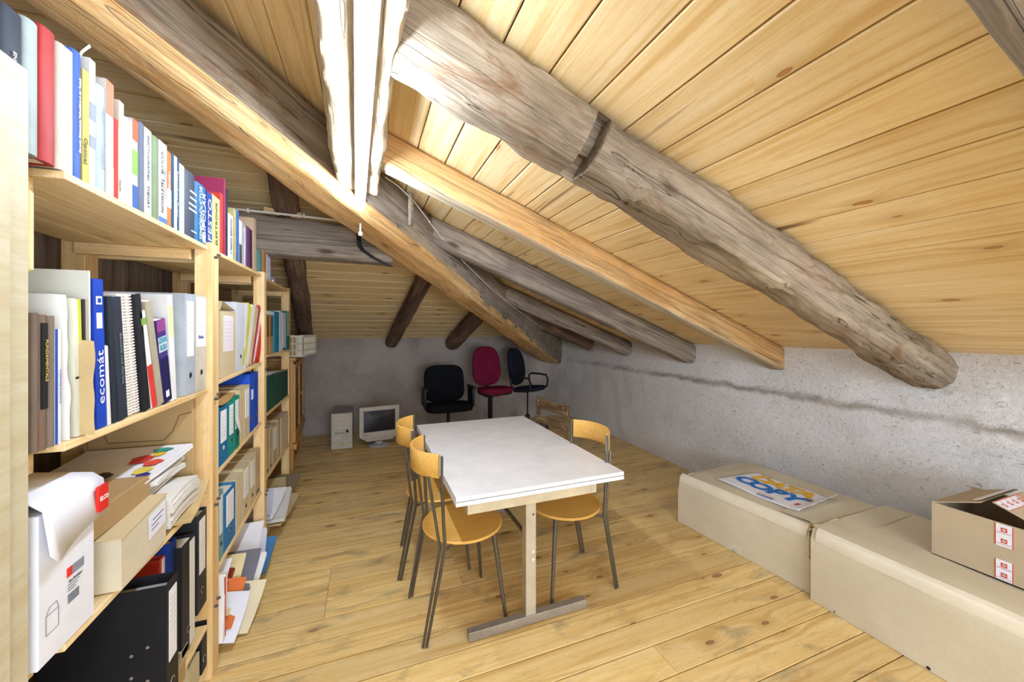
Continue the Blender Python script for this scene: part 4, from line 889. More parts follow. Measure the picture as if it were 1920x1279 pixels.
ROWS=[
('T1', 'B', 0.999, 1.053, 1.85, 0.257, -0.63, 0, (38, 42, 58), 'thick dark blue encyclopedia with red and white cover lettering, first on the top shelf', {'text': [('The Focal', 'R', 0.14, 0.3), ('ENCYCLOPEDIA', 'W', 0.2, 0.42)], 'rd': 'down', 'wear': 1}),
('T1', 'B', 1.053, 1.091, 1.85, 0.269, -0.63, 0, (176, 190, 184), 'pale grey-green cloth book between the dark encyclopedia and the red book', {}),
('T1', 'B', 1.093, 1.138, 1.85, 0.283, -0.63, 0, (190, 48, 42), 'large red round-backed book near the pale cupboard on the top shelf', {}),
('T1', 'B', 1.14, 1.181, 1.85, 0.28, -0.63, 0, (222, 205, 185), 'cream and beige thick book beside the large red book on the top shelf', {'band': [(0, 1, 0.42, (232, 228, 214), 1)]}),
('T1', 'B', 1.182, 1.22, 1.85, 0.295, -0.63, 0, (58, 98, 178), 'blue book with white lengthwise spine lettering on the top shelf', {'text': [('Elemente: Elektronische Meßverfahren in der Technik', 'W', 0.3, 0.5)], 'rd': 'up'}),
('T1', 'S', 1.221, 1.245, 1.85, 0.271, -0.63, 0, (228, 205, 105), 'yellow paperback lettered Optical under the loose white bookmark', {'text': [('Optical', 'K', 0.75, 0.3)], 'rd': 'down'}),
('T1', 'S', 1.246, 1.269, 1.85, 0.312, -0.63, 0, (232, 232, 228), 'white book with two grey squares on its spine', {'band': [(0.52, 0.66, 1, (140, 145, 155), 0), (0.3, 0.4, 1, (140, 145, 155), 0)]}),
('T1', 'B', 1.27, 1.309, 1.85, 0.266, -0.63, 0, (190, 208, 210), 'pale blue book between the grey-squared and the brick-topped books', {'text': [('Lichttechnik und Photographie', 'G', 0.3, 0.5)], 'rd': 'down'}),
('T1', 'S', 1.31, 1.342, 1.85, 0.3, -0.63, 0, (236, 232, 226), 'white book with brick brown top and jutting torn corner', {'band': [(0.7, 1, 1, (196, 120, 88), 0), (0, 0.26, 1, (225, 190, 175), 0)], 'wear': 1}),
('T1', 'S', 1.343, 1.363, 1.85, 0.216, -0.63, 0, (205, 52, 38), 'thin short bright red booklet beside the brick-topped book', {}),
('T1', 'S', 1.364, 1.388, 1.85, 0.275, -0.63, 0, (232, 215, 195), 'cream book with khaki top standing behind the thin red booklet', {'band': [(0.72, 1, 1, (190, 182, 145), 0)], 'text': [('Optik', 'K', 0.5, 0.12)], 'rd': 'down'}),
('T1', 'S', 1.389, 1.43, 1.85, 0.244, -0.63, 0, (225, 225, 235), 'white and lilac book left of the orange, green and blue banded book', {}),
('T1', 'S', 1.431, 1.459, 1.85, 0.26, -0.63, 0, (235, 232, 220), 'narrow book banded orange, cream, green and blue on its spine', {'band': [(0.76, 1, 1, (218, 85, 40), 0), (0.38, 0.66, 1, (120, 170, 60), 0), (0, 0.26, 1, (40, 85, 150), 0)]}),
('T1', 'B', 1.462, 1.495, 1.85, 0.267, -0.63, 0, (96, 102, 122), 'dark slate grey book with a glossy round back', {}),
('T1', 'S', 1.496, 1.537, 1.85, 0.267, -0.63, 0, (226, 228, 226), 'white book lettered PHOTOGRAPHIC THEORY', {'text': [('PHOTOGRAPHIC  THEORY', 'K', 0.5, 0.45)], 'rd': 'down'}),
('T1', 'B', 1.538, 1.582, 1.85, 0.263, -0.63, 0, (120, 140, 95), 'scuffed olive green book with worn white patches', {'wear': 1}),
('T1', 'S', 1.584, 1.638, 1.85, 0.268, -0.63, 0, (228, 226, 218), 'white book lettered COLOR TELEVISION with a blue foot', {'text': [('COLOR  TELEVISION', 'K', 0.45, 0.35), ('PRINCIPLES', 'G', 0.3, 0.72)], 'rd': 'down', 'band': [(0, 0.07, 1, (70, 110, 170), 0)]}),
('T1', 'S', 1.64, 1.669, 1.85, 0.255, -0.63, 0, (222, 130, 62), 'narrow orange and white book beside the color television book', {'band': [(0.25, 0.5, 1, (235, 225, 215), 0)], 'text': [('HANDBUCH', 'W', 0.6, 0.3)], 'rd': 'down'}),
('T1', 'S', 1.671, 1.73, 1.85, 0.26, -0.63, 0, (24, 72, 106), 'dark teal book lettered Semiconductor Devices', {'text': [('Semiconductor Devices', 'W', 0.5, 0.62)], 'rd': 'down', 'band': [(0, 1, 0.36, (232, 232, 222), 0)]}),
('T1', 'S', 1.732, 1.772, 1.85, 0.25, -0.63, 0, (228, 228, 208), 'plain cream book right of the dark teal book', {}),
('T1', 'B', 1.774, 1.875, 1.85, 0.249, -0.63, 0, (62, 70, 86), 'charcoal book with short white cross lines on its spine', {'band': [(0.7, 0.73, 0.6, (215, 215, 215), 1), (0.6, 0.63, 0.6, (215, 215, 215), 1), (0.5, 0.53, 0.7, (215, 215, 215), 1), (0.42, 0.45, 0.7, (215, 215, 215), 1), (0.1, 0.12, 0.5, (215, 215, 215), 1)]}),
('T1', 'B', 1.88, 1.985, 1.85, 0.238, -0.63, 0, (42, 118, 168), 'mid blue book with a white circle and white block lettering', {'text': [('SEMICONDUCTOR', 'W', 0.42, 0.3), ('BIPOLAR', 'W', 0.42, 0.62)], 'rd': 'up', 'ring': 0.3}),
('T1', 'S', 1.991, 2.049, 1.85, 0.236, -0.63, 0, (44, 72, 160), 'royal blue narrow book with big outlined white capitals beside the shelf post', {'text': [('FESTO', 'W', 0.95, 0.5)], 'rd': 'up'}),
('T2', 'S', 2.055, 2.145, 1.85, 0.243, -0.63, 0, (228, 218, 140), 'pale yellow booklet in front of the red folder over the first post', {'text': [('ELEKTRONIK', 'K', 0.4, 0.5)], 'rd': 'up'}),
('T2', 'F', 2.148, 2.187, 1.85, 0.28, -0.63, 0, (222, 70, 58), 'bright red stiff folder behind the pale yellow booklet', {'depth': 0.3}),
('T2', 'F', 2.198, 2.224, 1.85, 0.363, -0.63, 0, (165, 52, 92), 'tall magenta book rising behind the red folder', {'depth': 0.3}),
('T2', 'S', 2.228, 2.255, 1.85, 0.325, -0.63, 0, (48, 50, 58), 'black spined book just right of the tall magenta book', {}),
('T2', 'S', 2.263, 2.336, 1.85, 0.219, -0.63, 0, (226, 226, 218), 'white booklet with grey capitals leaning beside the red folder', {'text': [('POWER SUPPLY', 'K', 0.55, 0.5)], 'rd': 'down'}),
('T2', 'F', 2.345, 2.384, 1.85, 0.264, -0.63, 0, (196, 184, 120), 'olive yellow card folder beside the wavy blue binder', {'depth': 0.3}),
('T2', 'F', 2.388, 2.434, 1.85, 0.269, -0.63, 0, (72, 112, 180), 'thin wavy blue plastic binder on the second bay top shelf', {}),
('T2', 'S', 2.438, 2.486, 1.85, 0.232, -0.63, 0, (225, 225, 222), 'white and black brochure next to the thin blue binder', {'band': [(0, 0.45, 1, (70, 72, 80), 0)]}),
('T2', 'S', 2.491, 2.525, 1.85, 0.232, -0.63, 0, (190, 190, 188), 'silver grey brochure before the comb bound notebook', {}),
('T2', 'P', 2.53, 2.577, 1.85, 0.226, -0.63, 0, (30, 30, 32), 'black and white comb bound notebook on the second bay top shelf', {'coil': (240, 240, 240)}),
('T2', 'S', 2.582, 2.63, 1.85, 0.233, -0.63, 0, (110, 62, 105), 'plum coloured paperback beside the comb bound notebook', {}),
('T2', 'S', 2.636, 2.692, 1.85, 0.232, -0.63, 0, (72, 38, 70), 'dark purple paperback, last before the beige card sheet', {}),
('T2', 'F', 2.728, 2.782, 1.85, 0.319, -0.63, 0, (205, 178, 145), 'beige card folder standing tall at the end of the second bay top shelf', {'depth': 0.34}),
('T3', 'B', 2.916, 3.041, 1.85, 0.167, -0.65, 0, (112, 150, 140), 'grey-green book low under the tie beam on the third bay top shelf', {}),
('T3', 'S', 3.049, 3.139, 1.85, 0.185, -0.65, 0, (196, 140, 80), 'orange brown book beside the grey-green book on the third bay top shelf', {}),
('T3', 'S', 3.147, 3.27, 1.85, 0.195, -0.65, 0, (214, 218, 238), 'white and lilac book, last on the third bay top shelf', {}),
('M1', 'B', 1.074, 1.088, 1.245, 0.286, -0.63, 0, (126, 108, 94), 'taupe cloth book nearest the cupboard on the middle shelf', {}),
('M1', 'B', 1.089, 1.112, 1.245, 0.283, -0.63, 0, (124, 102, 82), 'brown cloth book with black spine panel lettered FUNDAMENTALS', {'band': [(0.3, 0.94, 0.72, (30, 30, 32), 2)], 'text': [('FUNDAMENTALS', 'Y', 0.42, 0.5, 0.62)], 'rd': 'down'}),
('M1', 'B', 1.113, 1.134, 1.245, 0.281, -0.63, 0, (132, 118, 104), 'greyish brown linen book right of the FUNDAMENTALS book', {}),
('M1', 'S', 1.134, 1.152, 1.245, 0.253, -0.63, 0, (232, 236, 244), 'short white booklet with a blue edge stripe on the middle shelf', {'band': [(0, 1, 0.42, (34, 82, 178), -1)], 'text': [('Studienführer Elektrotechnik', 'B', 0.3, 0.72)], 'rd': 'up'}),
('M1', 'E', 1.159, 1.198, 1.245, 0.331, -0.63, -1.3, (228, 228, 224), 'bulging crumpled white envelope on the middle shelf', {}),
('M1', 'F', 1.204, 1.223, 1.245, 0.322, -0.63, -3.3, (224, 224, 206), 'cream card folder with a black tab mark beside the crumpled envelope', {'band': [(0.42, 0.44, 1, (40, 40, 40), 0)]}),
('M1', 'F', 1.215, 1.228, 1.245, 0.324, -0.63, -2.3, (206, 212, 60), 'lime yellow folder squeezed behind the cream folder', {}),
('M1', 'F', 1.226, 1.236, 1.245, 0.324, -0.63, -1.1, (44, 46, 54), 'thin black book lettered OPTOELECTRONICS in yellow', {'text': [('OPTOELECTRONICS', 'Y', 0.6, 0.5)], 'rd': 'down'}),
('M1', 'F', 1.236, 1.246, 1.245, 0.323, -0.63, -0.8, (196, 184, 160), 'taupe loose-leaf folder behind the thin black optoelectronics book', {}),
('M1', 'F', 1.247, 1.253, 1.245, 0.395, -0.63, -0.7, (226, 226, 216), 'tall white portfolio standing above the shorter books on the middle shelf', {'depth': 0.44}),
('M1', 'E', 1.207, 1.226, 1.245, 0.224, -0.605, -1.0, (208, 182, 132), 'rumpled kraft envelope in front of the tall blue catalogue', {}),
('M1', 'S', 1.275, 1.315, 1.245, 0.379, -0.63, -2.6, (24, 72, 190), 'tall royal blue catalogue with heavy white lowercase lettering', {'text': [('ecomát', 'W', 0.95, 0.5, -0.02)], 'rd': 'up', 'logo': 1}),
('M1', 'F', 1.317, 1.332, 1.245, 0.208, -0.63, -3.9, (236, 236, 232), 'loose white sheets fanned at the foot of the blue catalogue', {}),
('M1', 'S', 1.341, 1.362, 1.245, 0.338, -0.63, -4.5, (36, 44, 52), 'slim black ring file right of the tall blue catalogue', {}),
('M1', 'S', 1.368, 1.409, 1.245, 0.34, -0.63, -5.7, (46, 52, 66), 'black catalogue with pale ghosted lettering leaning on the middle shelf', {'text': [('Bauteile und Geräte', 'G', 0.35, 0.6)], 'rd': 'down'}),
('M1', 'P', 1.415, 1.454, 1.245, 0.352, -0.63, -6.7, (224, 220, 206), 'thick white comb bound manual beside the black catalogue', {'coil': (238, 236, 226)}),
('M1', 'P', 1.46, 1.49, 1.245, 0.355, -0.63, -7.7, (222, 190, 184), 'pinkish wire bound manual with a red top edge', {'coil': (230, 225, 222)}),
('M1', 'S', 1.498, 1.532, 1.245, 0.356, -0.63, -9.3, (26, 26, 32), 'thick black leaning binder between wire bound manual and red leaflet', {}),
('M1', 'S', 1.542, 1.572, 1.245, 0.307, -0.63, -13.5, (232, 230, 224), 'leaning white leaflet with green print and solid red lower part', {'band': [(0, 0.45, 1, (214, 58, 50), 0), (0.86, 0.93, 1, (120, 160, 70), 0)]}),
('M1', 'F', 1.58, 1.617, 1.245, 0.338, -0.63, -13.8, (182, 174, 146), 'grey-beige pressboard file leaning behind the red-footed leaflet', {}),
('M1', 'S', 1.619, 1.675, 1.245, 0.283, -0.63, -10.8, (70, 48, 120), 'purple and navy paperback handbook with turquoise title box', {'text': [('STANDARD', 'T', 0.25, 0.3, 0.92), ('HANDBOOK', 'T', 0.25, 0.62, 0.92)], 'rd': 'across', 'band': [(0, 0.55, 1, (28, 26, 76), 0), (0.86, 1, 1, (150, 70, 140), 0), (0.62, 0.8, 1, (196, 206, 220), 2)], 'hb': 1}),
('M1', 'S', 1.674, 1.711, 1.245, 0.371, -0.63, -5.2, (236, 236, 234), 'white folder with a pale yellow spine label behind the purple handbook', {'band': [(0.6, 0.9, 0.7, (228, 222, 150), 2)]}),
('M1', 'L', 1.778, 1.87, 1.245, 0.386, -0.63, 0, (190, 198, 206), 'light grey lever arch file with thumb hole, left of the white labelled one', {'lab': (232, 230, 220)}),
('M1', 'L', 1.873, 2.003, 1.245, 0.391, -0.63, 0, (222, 212, 192), 'cream lever arch file with large ruled white label next to the post', {'lab': (238, 240, 242), 'big': 1, 'text': [('Biella', 'B', 0.17, 0.5, 0.44)], 'rd': 'across'}),
('M2', 'M', 2.152, 2.38, 1.267, 0.317, -0.63, 0, (214, 196, 158), 'cardboard magazine file with torn white label and raised flap', {'lab': (228, 220, 222), 'flap': 1}),
('M2', 'L', 2.388, 2.541, 1.273, 0.365, -0.63, 0, (206, 210, 216), 'pale grey lever arch file next to the flapped cardboard file', {}),
('M2', 'F', 2.51, 2.561, 1.276, 0.363, -0.63, 6.5, (226, 226, 222), 'white pamphlet file leaning on the pale grey lever arch file', {}),
('M2', 'F', 2.483, 2.554, 1.278, 0.357, -0.63, 20.6, (214, 212, 90), 'yellow and white report leaning left in the second bay', {}),
('M2', 'F', 2.55, 2.615, 1.28, 0.349, -0.63, 23.0, (232, 226, 206), 'cream stapled report leaning behind the yellow report', {}),
('M2', 'F', 2.609, 2.674, 1.282, 0.348, -0.63, 25.6, (218, 200, 166), 'sand coloured report leaning left of the red cover in the second bay', {}),
('M2', 'F', 2.663, 2.704, 1.284, 0.353, -0.63, 29.0, (196, 60, 66), 'dull red report cover leaning beside the black comb bound report', {}),
('M2', 'P', 2.707, 2.761, 1.285, 0.327, -0.63, 31.9, (28, 28, 32), 'black comb bound report leaning beside the second post', {'coil': (245, 245, 245)}),
('M2', 'F', 2.782, 2.86, 1.285, 0.333, -0.63, 28.5, (214, 62, 50), 'bright red report leaning against the second post', {}),
('M3', 'M', 3.131, 3.348, 1.315, 0.278, -0.65, 0, (182, 142, 88), 'brown open-fronted carton file in the third bay', {'two': 1}),
('M3', 'S', 3.403, 3.569, 1.315, 0.315, -0.65, 0, (20, 130, 160), 'turquoise blue file in the third bay beside the brown carton', {}),
('M3', 'F', 3.579, 3.686, 1.315, 0.325, -0.65, 0, (212, 214, 222), 'grey and white report right of the turquoise file', {}),
('M3', 'S', 3.697, 3.872, 1.315, 0.318, -0.65, 0, (206, 210, 238), 'lilac white book with a blue foot in the third bay', {'band': [(0, 0.06, 1, (50, 80, 160), 0)]}),
('M3', 'S', 3.836, 3.963, 1.315, 0.337, -0.64, 0, (30, 110, 84), 'green book with pale upper half at the end of the third bay', {'band': [(0.35, 1, 1, (168, 182, 140), 0)]}),
('N2', 'L', 2.131, 2.259, 0.858, 0.272, -0.63, 0, (30, 112, 160), 'blue lever arch file with long white label at the first post', {'lab': (240, 240, 240), 'hole': 'w'}),
('N2', 'L', 2.263, 2.354, 0.865, 0.27, -0.63, 0, (24, 142, 130), 'teal green lever arch file next to the blue labelled one', {'lab': (236, 238, 236)}),
('N2', 'L', 2.358, 2.443, 0.871, 0.273, -0.63, 0, (28, 140, 118), 'second teal green file with a torn hanging white label', {'lab': (238, 238, 238), 'torn': 1}),
('N2', 'M', 2.448, 2.52, 0.876, 0.292, -0.63, 0, (216, 196, 152), 'beige cardboard file between torn-label file and labelled beige file', {}),
('N2', 'M', 2.525, 2.636, 0.883, 0.292, -0.63, 0, (214, 198, 162), 'beige cardboard file with white label left of the blue pair', {'lab': (236, 234, 232)}),
('N2', 'L', 2.641, 2.74, 0.89, 0.34, -0.63, 0, (24, 84, 200), 'bright blue ring file with a small white label in the second bay', {'lab': (225, 232, 245), 'small': 1}),
('N2', 'L', 2.746, 2.827, 0.896, 0.333, -0.63, 0, (28, 70, 185), 'bright blue ring file touching the second post', {}),
('N3', 'B', 3.131, 3.211, 0.905, 0.246, -0.65, 0, (30, 72, 58), 'dark green bound volume, first of the row from the second post', {'group': 'dark green bound volumes in the third bay'}),
('N3', 'B', 3.219, 3.304, 0.905, 0.243, -0.65, 0, (30, 72, 58), 'dark green bound volume, second of the row from the second post', {'group': 'dark green bound volumes in the third bay'}),
('N3', 'B', 3.313, 3.412, 0.905, 0.244, -0.65, 0, (30, 72, 58), 'dark green bound volume, third of the row from the second post', {'group': 'dark green bound volumes in the third bay'}),
('N3', 'B', 3.421, 3.508, 0.905, 0.24, -0.65, 0, (30, 72, 58), 'dark green bound volume, fourth of the row from the second post', {'group': 'dark green bound volumes in the third bay'}),
('N3', 'B', 3.518, 3.621, 0.905, 0.237, -0.65, 0, (30, 72, 58), 'dark green bound volume, fifth of the row from the second post', {'group': 'dark green bound volumes in the third bay'}),
('N3', 'B', 3.632, 3.776, 0.905, 0.232, -0.65, 0, (30, 72, 58), 'dark green bound volume, sixth of the row from the second post', {'group': 'dark green bound volumes in the third bay'}),
('N3', 'B', 3.788, 3.959, 0.905, 0.224, -0.65, 0, (30, 72, 58), 'dark green bound volume, last of the row from the second post', {'group': 'dark green bound volumes in the third bay'}),
('O2', 'L', 2.127, 2.191, 0.42, 0.321, -0.63, 0, (120, 160, 158), 'grey-green slim file with white label low by the first post', {'lab': (225, 226, 226)}),
('O2', 'L', 2.202, 2.375, 0.427, 0.277, -0.63, 0, (44, 122, 180), 'light blue lever arch file with narrow white label, low in the second bay', {'lab': (236, 236, 240)}),
('O2', 'M', 2.384, 2.496, 0.435, 0.275, -0.63, 0, (224, 208, 172), 'plain pale beige archive box right of the light blue file', {}),
('O2', 'M', 2.501, 2.63, 0.442, 0.286, -0.63, 0, (220, 202, 162), 'beige archive box with white label and finger hole, second of the low row', {'lab': (232, 230, 228), 'hole': 1}),
('O2', 'M', 2.636, 2.758, 0.449, 0.283, -0.63, 0, (218, 200, 160), 'beige archive box with tall white label, third of the low row', {'lab': (232, 230, 226), 'hole': 1}),
('O2', 'M', 2.764, 2.879, 0.456, 0.281, -0.63, 0, (208, 186, 142), 'printed beige archive box against the second post in the low row', {'print': 1}),
('O3', 'M', 3.124, 3.228, 0.46, 0.319, -0.65, 0, (200, 180, 142), 'sagging tan archive box with ruled front in the low third bay', {'print': 1}),
('O3', 'M', 3.236, 3.33, 0.46, 0.312, -0.65, 0, (206, 188, 150), 'tan archive box bulging beside the sagging one in the low third bay', {'print': 1}),
('O3', 'M', 3.339, 3.498, 0.46, 0.3, -0.65, 0, (204, 186, 148), 'tan archive box with slanted white label in the low third bay', {'lab': (225, 225, 225)}),
('O3', 'M', 3.518, 3.621, 0.46, 0.312, -0.65, 0, (206, 180, 138), 'brown thin carton behind the large beige box in the low third bay', {}),
('O3', 'M', 3.642, 3.947, 0.46, 0.296, -0.65, 0, (222, 206, 176), 'large pale beige carton at the third post', {}),
('G1', 'L', 1.688, 1.724, 0.3, 0.391, -0.67, 0, (200, 62, 48), 'red-edged lever arch file between black and blue files at the bottom', {'openred': 1}),
('G1', 'L', 1.453, 1.532, 0.33, 0.394, -0.56, 0, (26, 27, 31), 'big black lever arch file with blank white label at the bottom of the first bay', {'lab': (232, 230, 232), 'hole': 1, 'rivets': 1}),
('G1', 'L', 1.723, 1.777, 0.3, 0.426, -0.655, 0, (28, 58, 140), 'dark blue lever arch file behind the big black one', {}),
('G1', 'L', 1.752, 1.862, 0.28, 0.412, -0.63, 0, (34, 34, 38), 'black marbled lever arch file with cream spine strip at the bottom', {'lab': (218, 214, 200), 'strip': 1}),
('G1', 'L', 1.891, 2.03, 0.345, 0.398, -0.63, 0, (36, 38, 44), 'tall black lever arch file with long cream label against the first post', {'lab': (228, 222, 212), 'hole': 1}),
('G0', 'L', 1.934, 1.991, 0.07, 0.164, -0.63, 0, (30, 31, 36), 'short black file with grey paper edge, lower row by the first post', {'hole': 1, 'grey': 1}),
('G0', 'L', 1.994, 2.039, 0.07, 0.191, -0.63, 0, (32, 33, 38), 'black file squeezed at the first post above the floor board', {'hole': 1, 'grey': 1}),
('G0', 'M', 1.739, 1.802, 0.07, 0.242, -0.63, 0, (214, 200, 160), 'cream pressboard file at the bottom between black files', {}),
('G0', 'M', 1.811, 1.912, 0.07, 0.119, -0.63, 0, (206, 192, 150), 'curling beige file folder low in front of the black files', {}),
]

for row in ROWS: build_item(row)
# bookmark sticking up from the yellow paperback
bm = BM(); loft(bm, [[(-.66, 1.229, 2.05), (-.66, 1.236, 2.05)], [(-.65, 1.230, 2.13), (-.65, 1.237, 2.13)], [(-.64, 1.236, 2.17), (-.64, 1.243, 2.17)], [(-.63, 1.246, 2.195), (-.63, 1.252, 2.192)]], closed=False, caps=False)
o = mesh('bookmark', bm, P((228, 226, 214), .7), label='curling white bookmark strip rising from the yellow Optical paperback', cat='bookmark'); mo = o.modifiers.new('s', 'SOLIDIFY'); mo.thickness = .001

# ---------------------------------------------------------------- third shelf of the first bay
t = empty('envelope_box', T(-.80, 1.16, .801), label='white cardboard box with red label and lifted lid beside the cupboard', cat='box')
M_WB = P((226, 228, 234), .75)
bm = BM(); box(bm, -1.0, -.62, 1.07, 1.243, .802, 1.118, .002); mesh('body', bm, M_WB, t, Matrix.Identity(4))
ft = [(1.066, 1.036), (1.085, 1.015), (1.10, 1.010), (1.12, 1.020), (1.15, 1.035), (1.20, 1.045), (1.258, 1.050)]
bm = BM(); loft(bm, [[(-1.0, y, 1.165), (-.80, y, 1.165), (-.63, y, 1.145), (-.610, y, 1.128), (-.600+.002*math.sin(y*60), y, zb)] for y, zb in ft], closed=False, caps=False)
lid = mesh('lid', bm, M_WB, t, Matrix.Identity(4), smooth=50); mo = lid.modifiers.new('s', 'SOLIDIFY'); mo.thickness = .002
bm = BM(); box(bm, -.6035, -.5965, 1.214, 1.250, 1.058, 1.118); a = mesh('red_label', bm, P((216, 44, 38), .5), lid, Matrix.Identity(4) @ Matrix.Identity(4))
text(a, 'ELCO', .0150, frame((-.5955, 1.232, 1.088), (0, 1, 0), (0, 0, 1)), COLS['W'], .85, bold=.0004)
lb = -.6192
bm = BM(); box(bm, lb-.001, lb+.0006, 1.150, 1.166, .945, .965); mesh('printed_label', bm, P((216, 60, 50), .5), t, Matrix.Identity(4), label='red printed block')
bm = BM(); box(bm, lb-.001, lb+.0006, 1.166, 1.204, .945, .965); mesh('printed_label', bm, P((140, 144, 160), .5), t, Matrix.Identity(4), label='grey printed block')
text(t, 'Box Envelopes', .009, frame((lb+.001, 1.176, .934), (0, 1, 0), (0, 0, 1)), COLS['K'], .8)
bm = BM()
for q in range(12): box(bm, lb-.001, lb+.0006, 1.153+q*.003, 1.153+q*.003+.0013, .885, .905)
for q in range(3): box(bm, lb-.001, lb+.0006, 1.153, 1.190-q*.006, .925-q*.006, .9262-q*.006)
mesh('barcode', bm, COLS['G'], t, Matrix.Identity(4))
bm = BM()
for a in [((1.09, .90), (1.125, .90)), ((1.09, .86), (1.125, .86)), ((1.09, .86), (1.09, .90)), ((1.125, .86), (1.125, .90)), ((1.09, .90), (1.10, .915)), ((1.10, .915), (1.12, .915)), ((1.12, .915), (1.125, .90))]:
    tube(bm, [(lb, a[0][0], a[0][1]), (lb, a[1][0], a[1][1])], .0007, 4)
mesh('printed_outline', bm, COLS['G'], t, Matrix.Identity(4))
# flat brown box
t = empty('shallow_carton', T(-.8, 1.46, .80), label='shallow pale brown carton with a white address label next to the white box', cat='carton')
bm = BM(); vs = [(-.606, 1.325), (-.618, 1.60), (-1.0, 1.60), (-1.0, 1.325)]
loft(bm, [[(x, y, .803) for x, y in vs], [(x, y, .938+.05*(y-1.325)) for x, y in vs]]); mesh('body', bm, M_CARD, t, Matrix.Identity(4))
bm = BM(); loft(bm, [[(x*1.0+(.003 if x > -.7 else 0), y, .938+.05*(y-1.325)) for x, y in vs], [(x+(.003 if x > -.7 else 0), y, .9405+.05*(y-1.325)) for x, y in vs]]); mesh('lid', bm, card((214, 194, 152)), t, Matrix.Identity(4))
Mx = frame((-.6135, 1.53, .895), (-.043, 1, .05), (0, 0, 1))
bm = BM(); box(bm, -.055, .060, -.035, .038, 0, .001); lb2 = mesh('address_label', bm, P((228, 230, 238), .6), t, Mx)
bm = BM()
for xa, xb, yy in ((-.030, .045, .016), (-.040, .030, .002), (-.040, .010, -.012)): box(bm, xa, xb, yy-.0014, yy+.0014, .001, .0014)
mesh('address_lines', bm, COLS['B'], lb2, Mx)
# big flat carton and sheet standing at the back
bm = BM(); box(bm, -1.0, -.66, 1.28, 1.60, .946, 1.02, .002); mesh('flat_carton', bm, card((176, 146, 102)), label='flat brown carton lying behind the white box on the third shelf', cat='carton')
bm = BM(); box(bm, -.98, -.655, 1.925, 1.945, .802, 1.215, .002)
o = mesh('carton_sheet', bm, card((188, 160, 112)), label='upright brown carton side closing the first bay below the middle shelf', cat='carton')
bm = BM(); tube(bm, [(-.93, 1.924, 1.09), (-.92, 1.924, 1.06), (-.75, 1.924, 1.055), (-.72, 1.924, 1.09), (-.70, 1.924, 1.15), (-.66, 1.924, 1.16)], .0016, 5); mesh('die_cut_line', bm, P((120, 92, 58), .9), o)
# magazines
def sheaf(name, x0, x1, y0, y1, z0, z1, mat, label, cat, rz=0, tx=0, bend=0, group=None, ragged=0, n=1):
    bm = BM(); lx, ly, lz = x1-x0, y1-y0, z1-z0; rr = random.Random(hash(label) % 997 if 0 else len(label)*7)
    for q in range(n):
        za, zb_ = -lz/2+lz*q/n, -lz/2+lz*(q+1)/n-.0006; ox, oy = rr.uniform(-ragged, ragged), rr.uniform(-ragged, ragged)
        secs = []
        for i in range(9):
            u = i/8-.5; b = bend*(u*2)**2
            secs.append([(-lx/2+ox, u*ly+oy, za+b), (lx/2+ox, u*ly+oy, za+b), (lx/2+ox, u*ly+oy, zb_+b), (-lx/2+ox, u*ly+oy, zb_+b)])
        loft(bm, secs)
    Mx = T((x0+x1)/2, (y0+y1)/2, (z0+z1)/2) @ Matrix.Rotation(R(rz), 4, 'Z') @ Matrix.Rotation(R(tx), 4, 'X')
    return mesh(name, bm, mat, None, Mx, smooth=35, label=label, cat=cat, group=group)
MG = 'magazines and newspapers on the third shelf'
M_NEWS = P((222, 220, 212), .85); M_KRAFT = P((206, 178, 126), .75)
sheaf('newspaper', -.97, -.68, 1.60, 1.90, .935, .955, M_NEWS, 'folded newspaper lowest in the pile under the dotted magazine', 'newspaper', 3, 0, 0, MG, .003, 4)
sheaf('newspaper', -.96, -.67, 1.58, 1.88, .957, .974, M_NEWS, 'folded grey-white newspaper in the middle of the magazine pile', 'newspaper', -4, 0, 0, MG, .003, 4)
sheaf('newspaper', -.97, -.66, 1.60, 1.89, .976, .990, P((232, 230, 226), .7), 'white brochure just beneath the top magazine', 'magazine', 6, 0, 0, MG, .002, 3)
mg = sheaf('magazine', -.98, -.655, 1.50, 1.90, 1.006, 1.022, P((234, 234, 238), .35), 'open white magazine with colourful picture spots topping the pile', 'magazine', -3, 4, .006, MG, .002, 3)
for (x, y, rx, ry, c, nm) in [(-.72, 1.84, .030, .022, (36, 150, 130), 'green'), (-.715, 1.80, .018, .022, (230, 190, 50), 'yellow'), (-.75, 1.76, .030, .04, (214, 56, 50), 'red'), (-.70, 1.72, .026, .030, (222, 74, 60), 'red'), (-.70, 1.65, .024, .032, (236, 214, 90), 'yellow'), (-.68, 1.60, .018, .026, (50, 50, 130), 'blue'), (-.80, 1.62, .030, .045, (60, 44, 48), 'dark'), (-.86, 1.60, .018, .05, (74, 50, 46), 'dark')]:
    bm = BM(); z0 = 1.0245+math.tan(R(4))*(y-1.70)+.006*((y-1.7)/.2)**2
    n = 14; poly(bm, [(x+rx*math.cos(2*math.pi*i/n)*(1+.25*math.sin(i*2.3)), y+ry*math.sin(2*math.pi*i/n), z0+math.tan(R(4))*ry*math.sin(2*math.pi*i/n)+.0015) for i in range(n)])
    mesh('picture_spot', bm, P(c, .4), mg, Matrix.Identity(4), label=nm+' spot of the cover picture')
sheaf('kraft_paper', -.95, -.60, 1.66, 1.97, .81, .822, M_KRAFT, 'crumpled kraft paper sheet hanging over the shelf edge by the first post', 'paper', 8, 8, .02, None, .004, 2)
sheaf('newspaper', -.96, -.615, 1.62, 1.87, .83, .928, P((216, 212, 202), .85), 'rolled white newspapers bulging beside the kraft paper sheet', 'newspaper', 2, 0, -.01, MG, .006, 7)
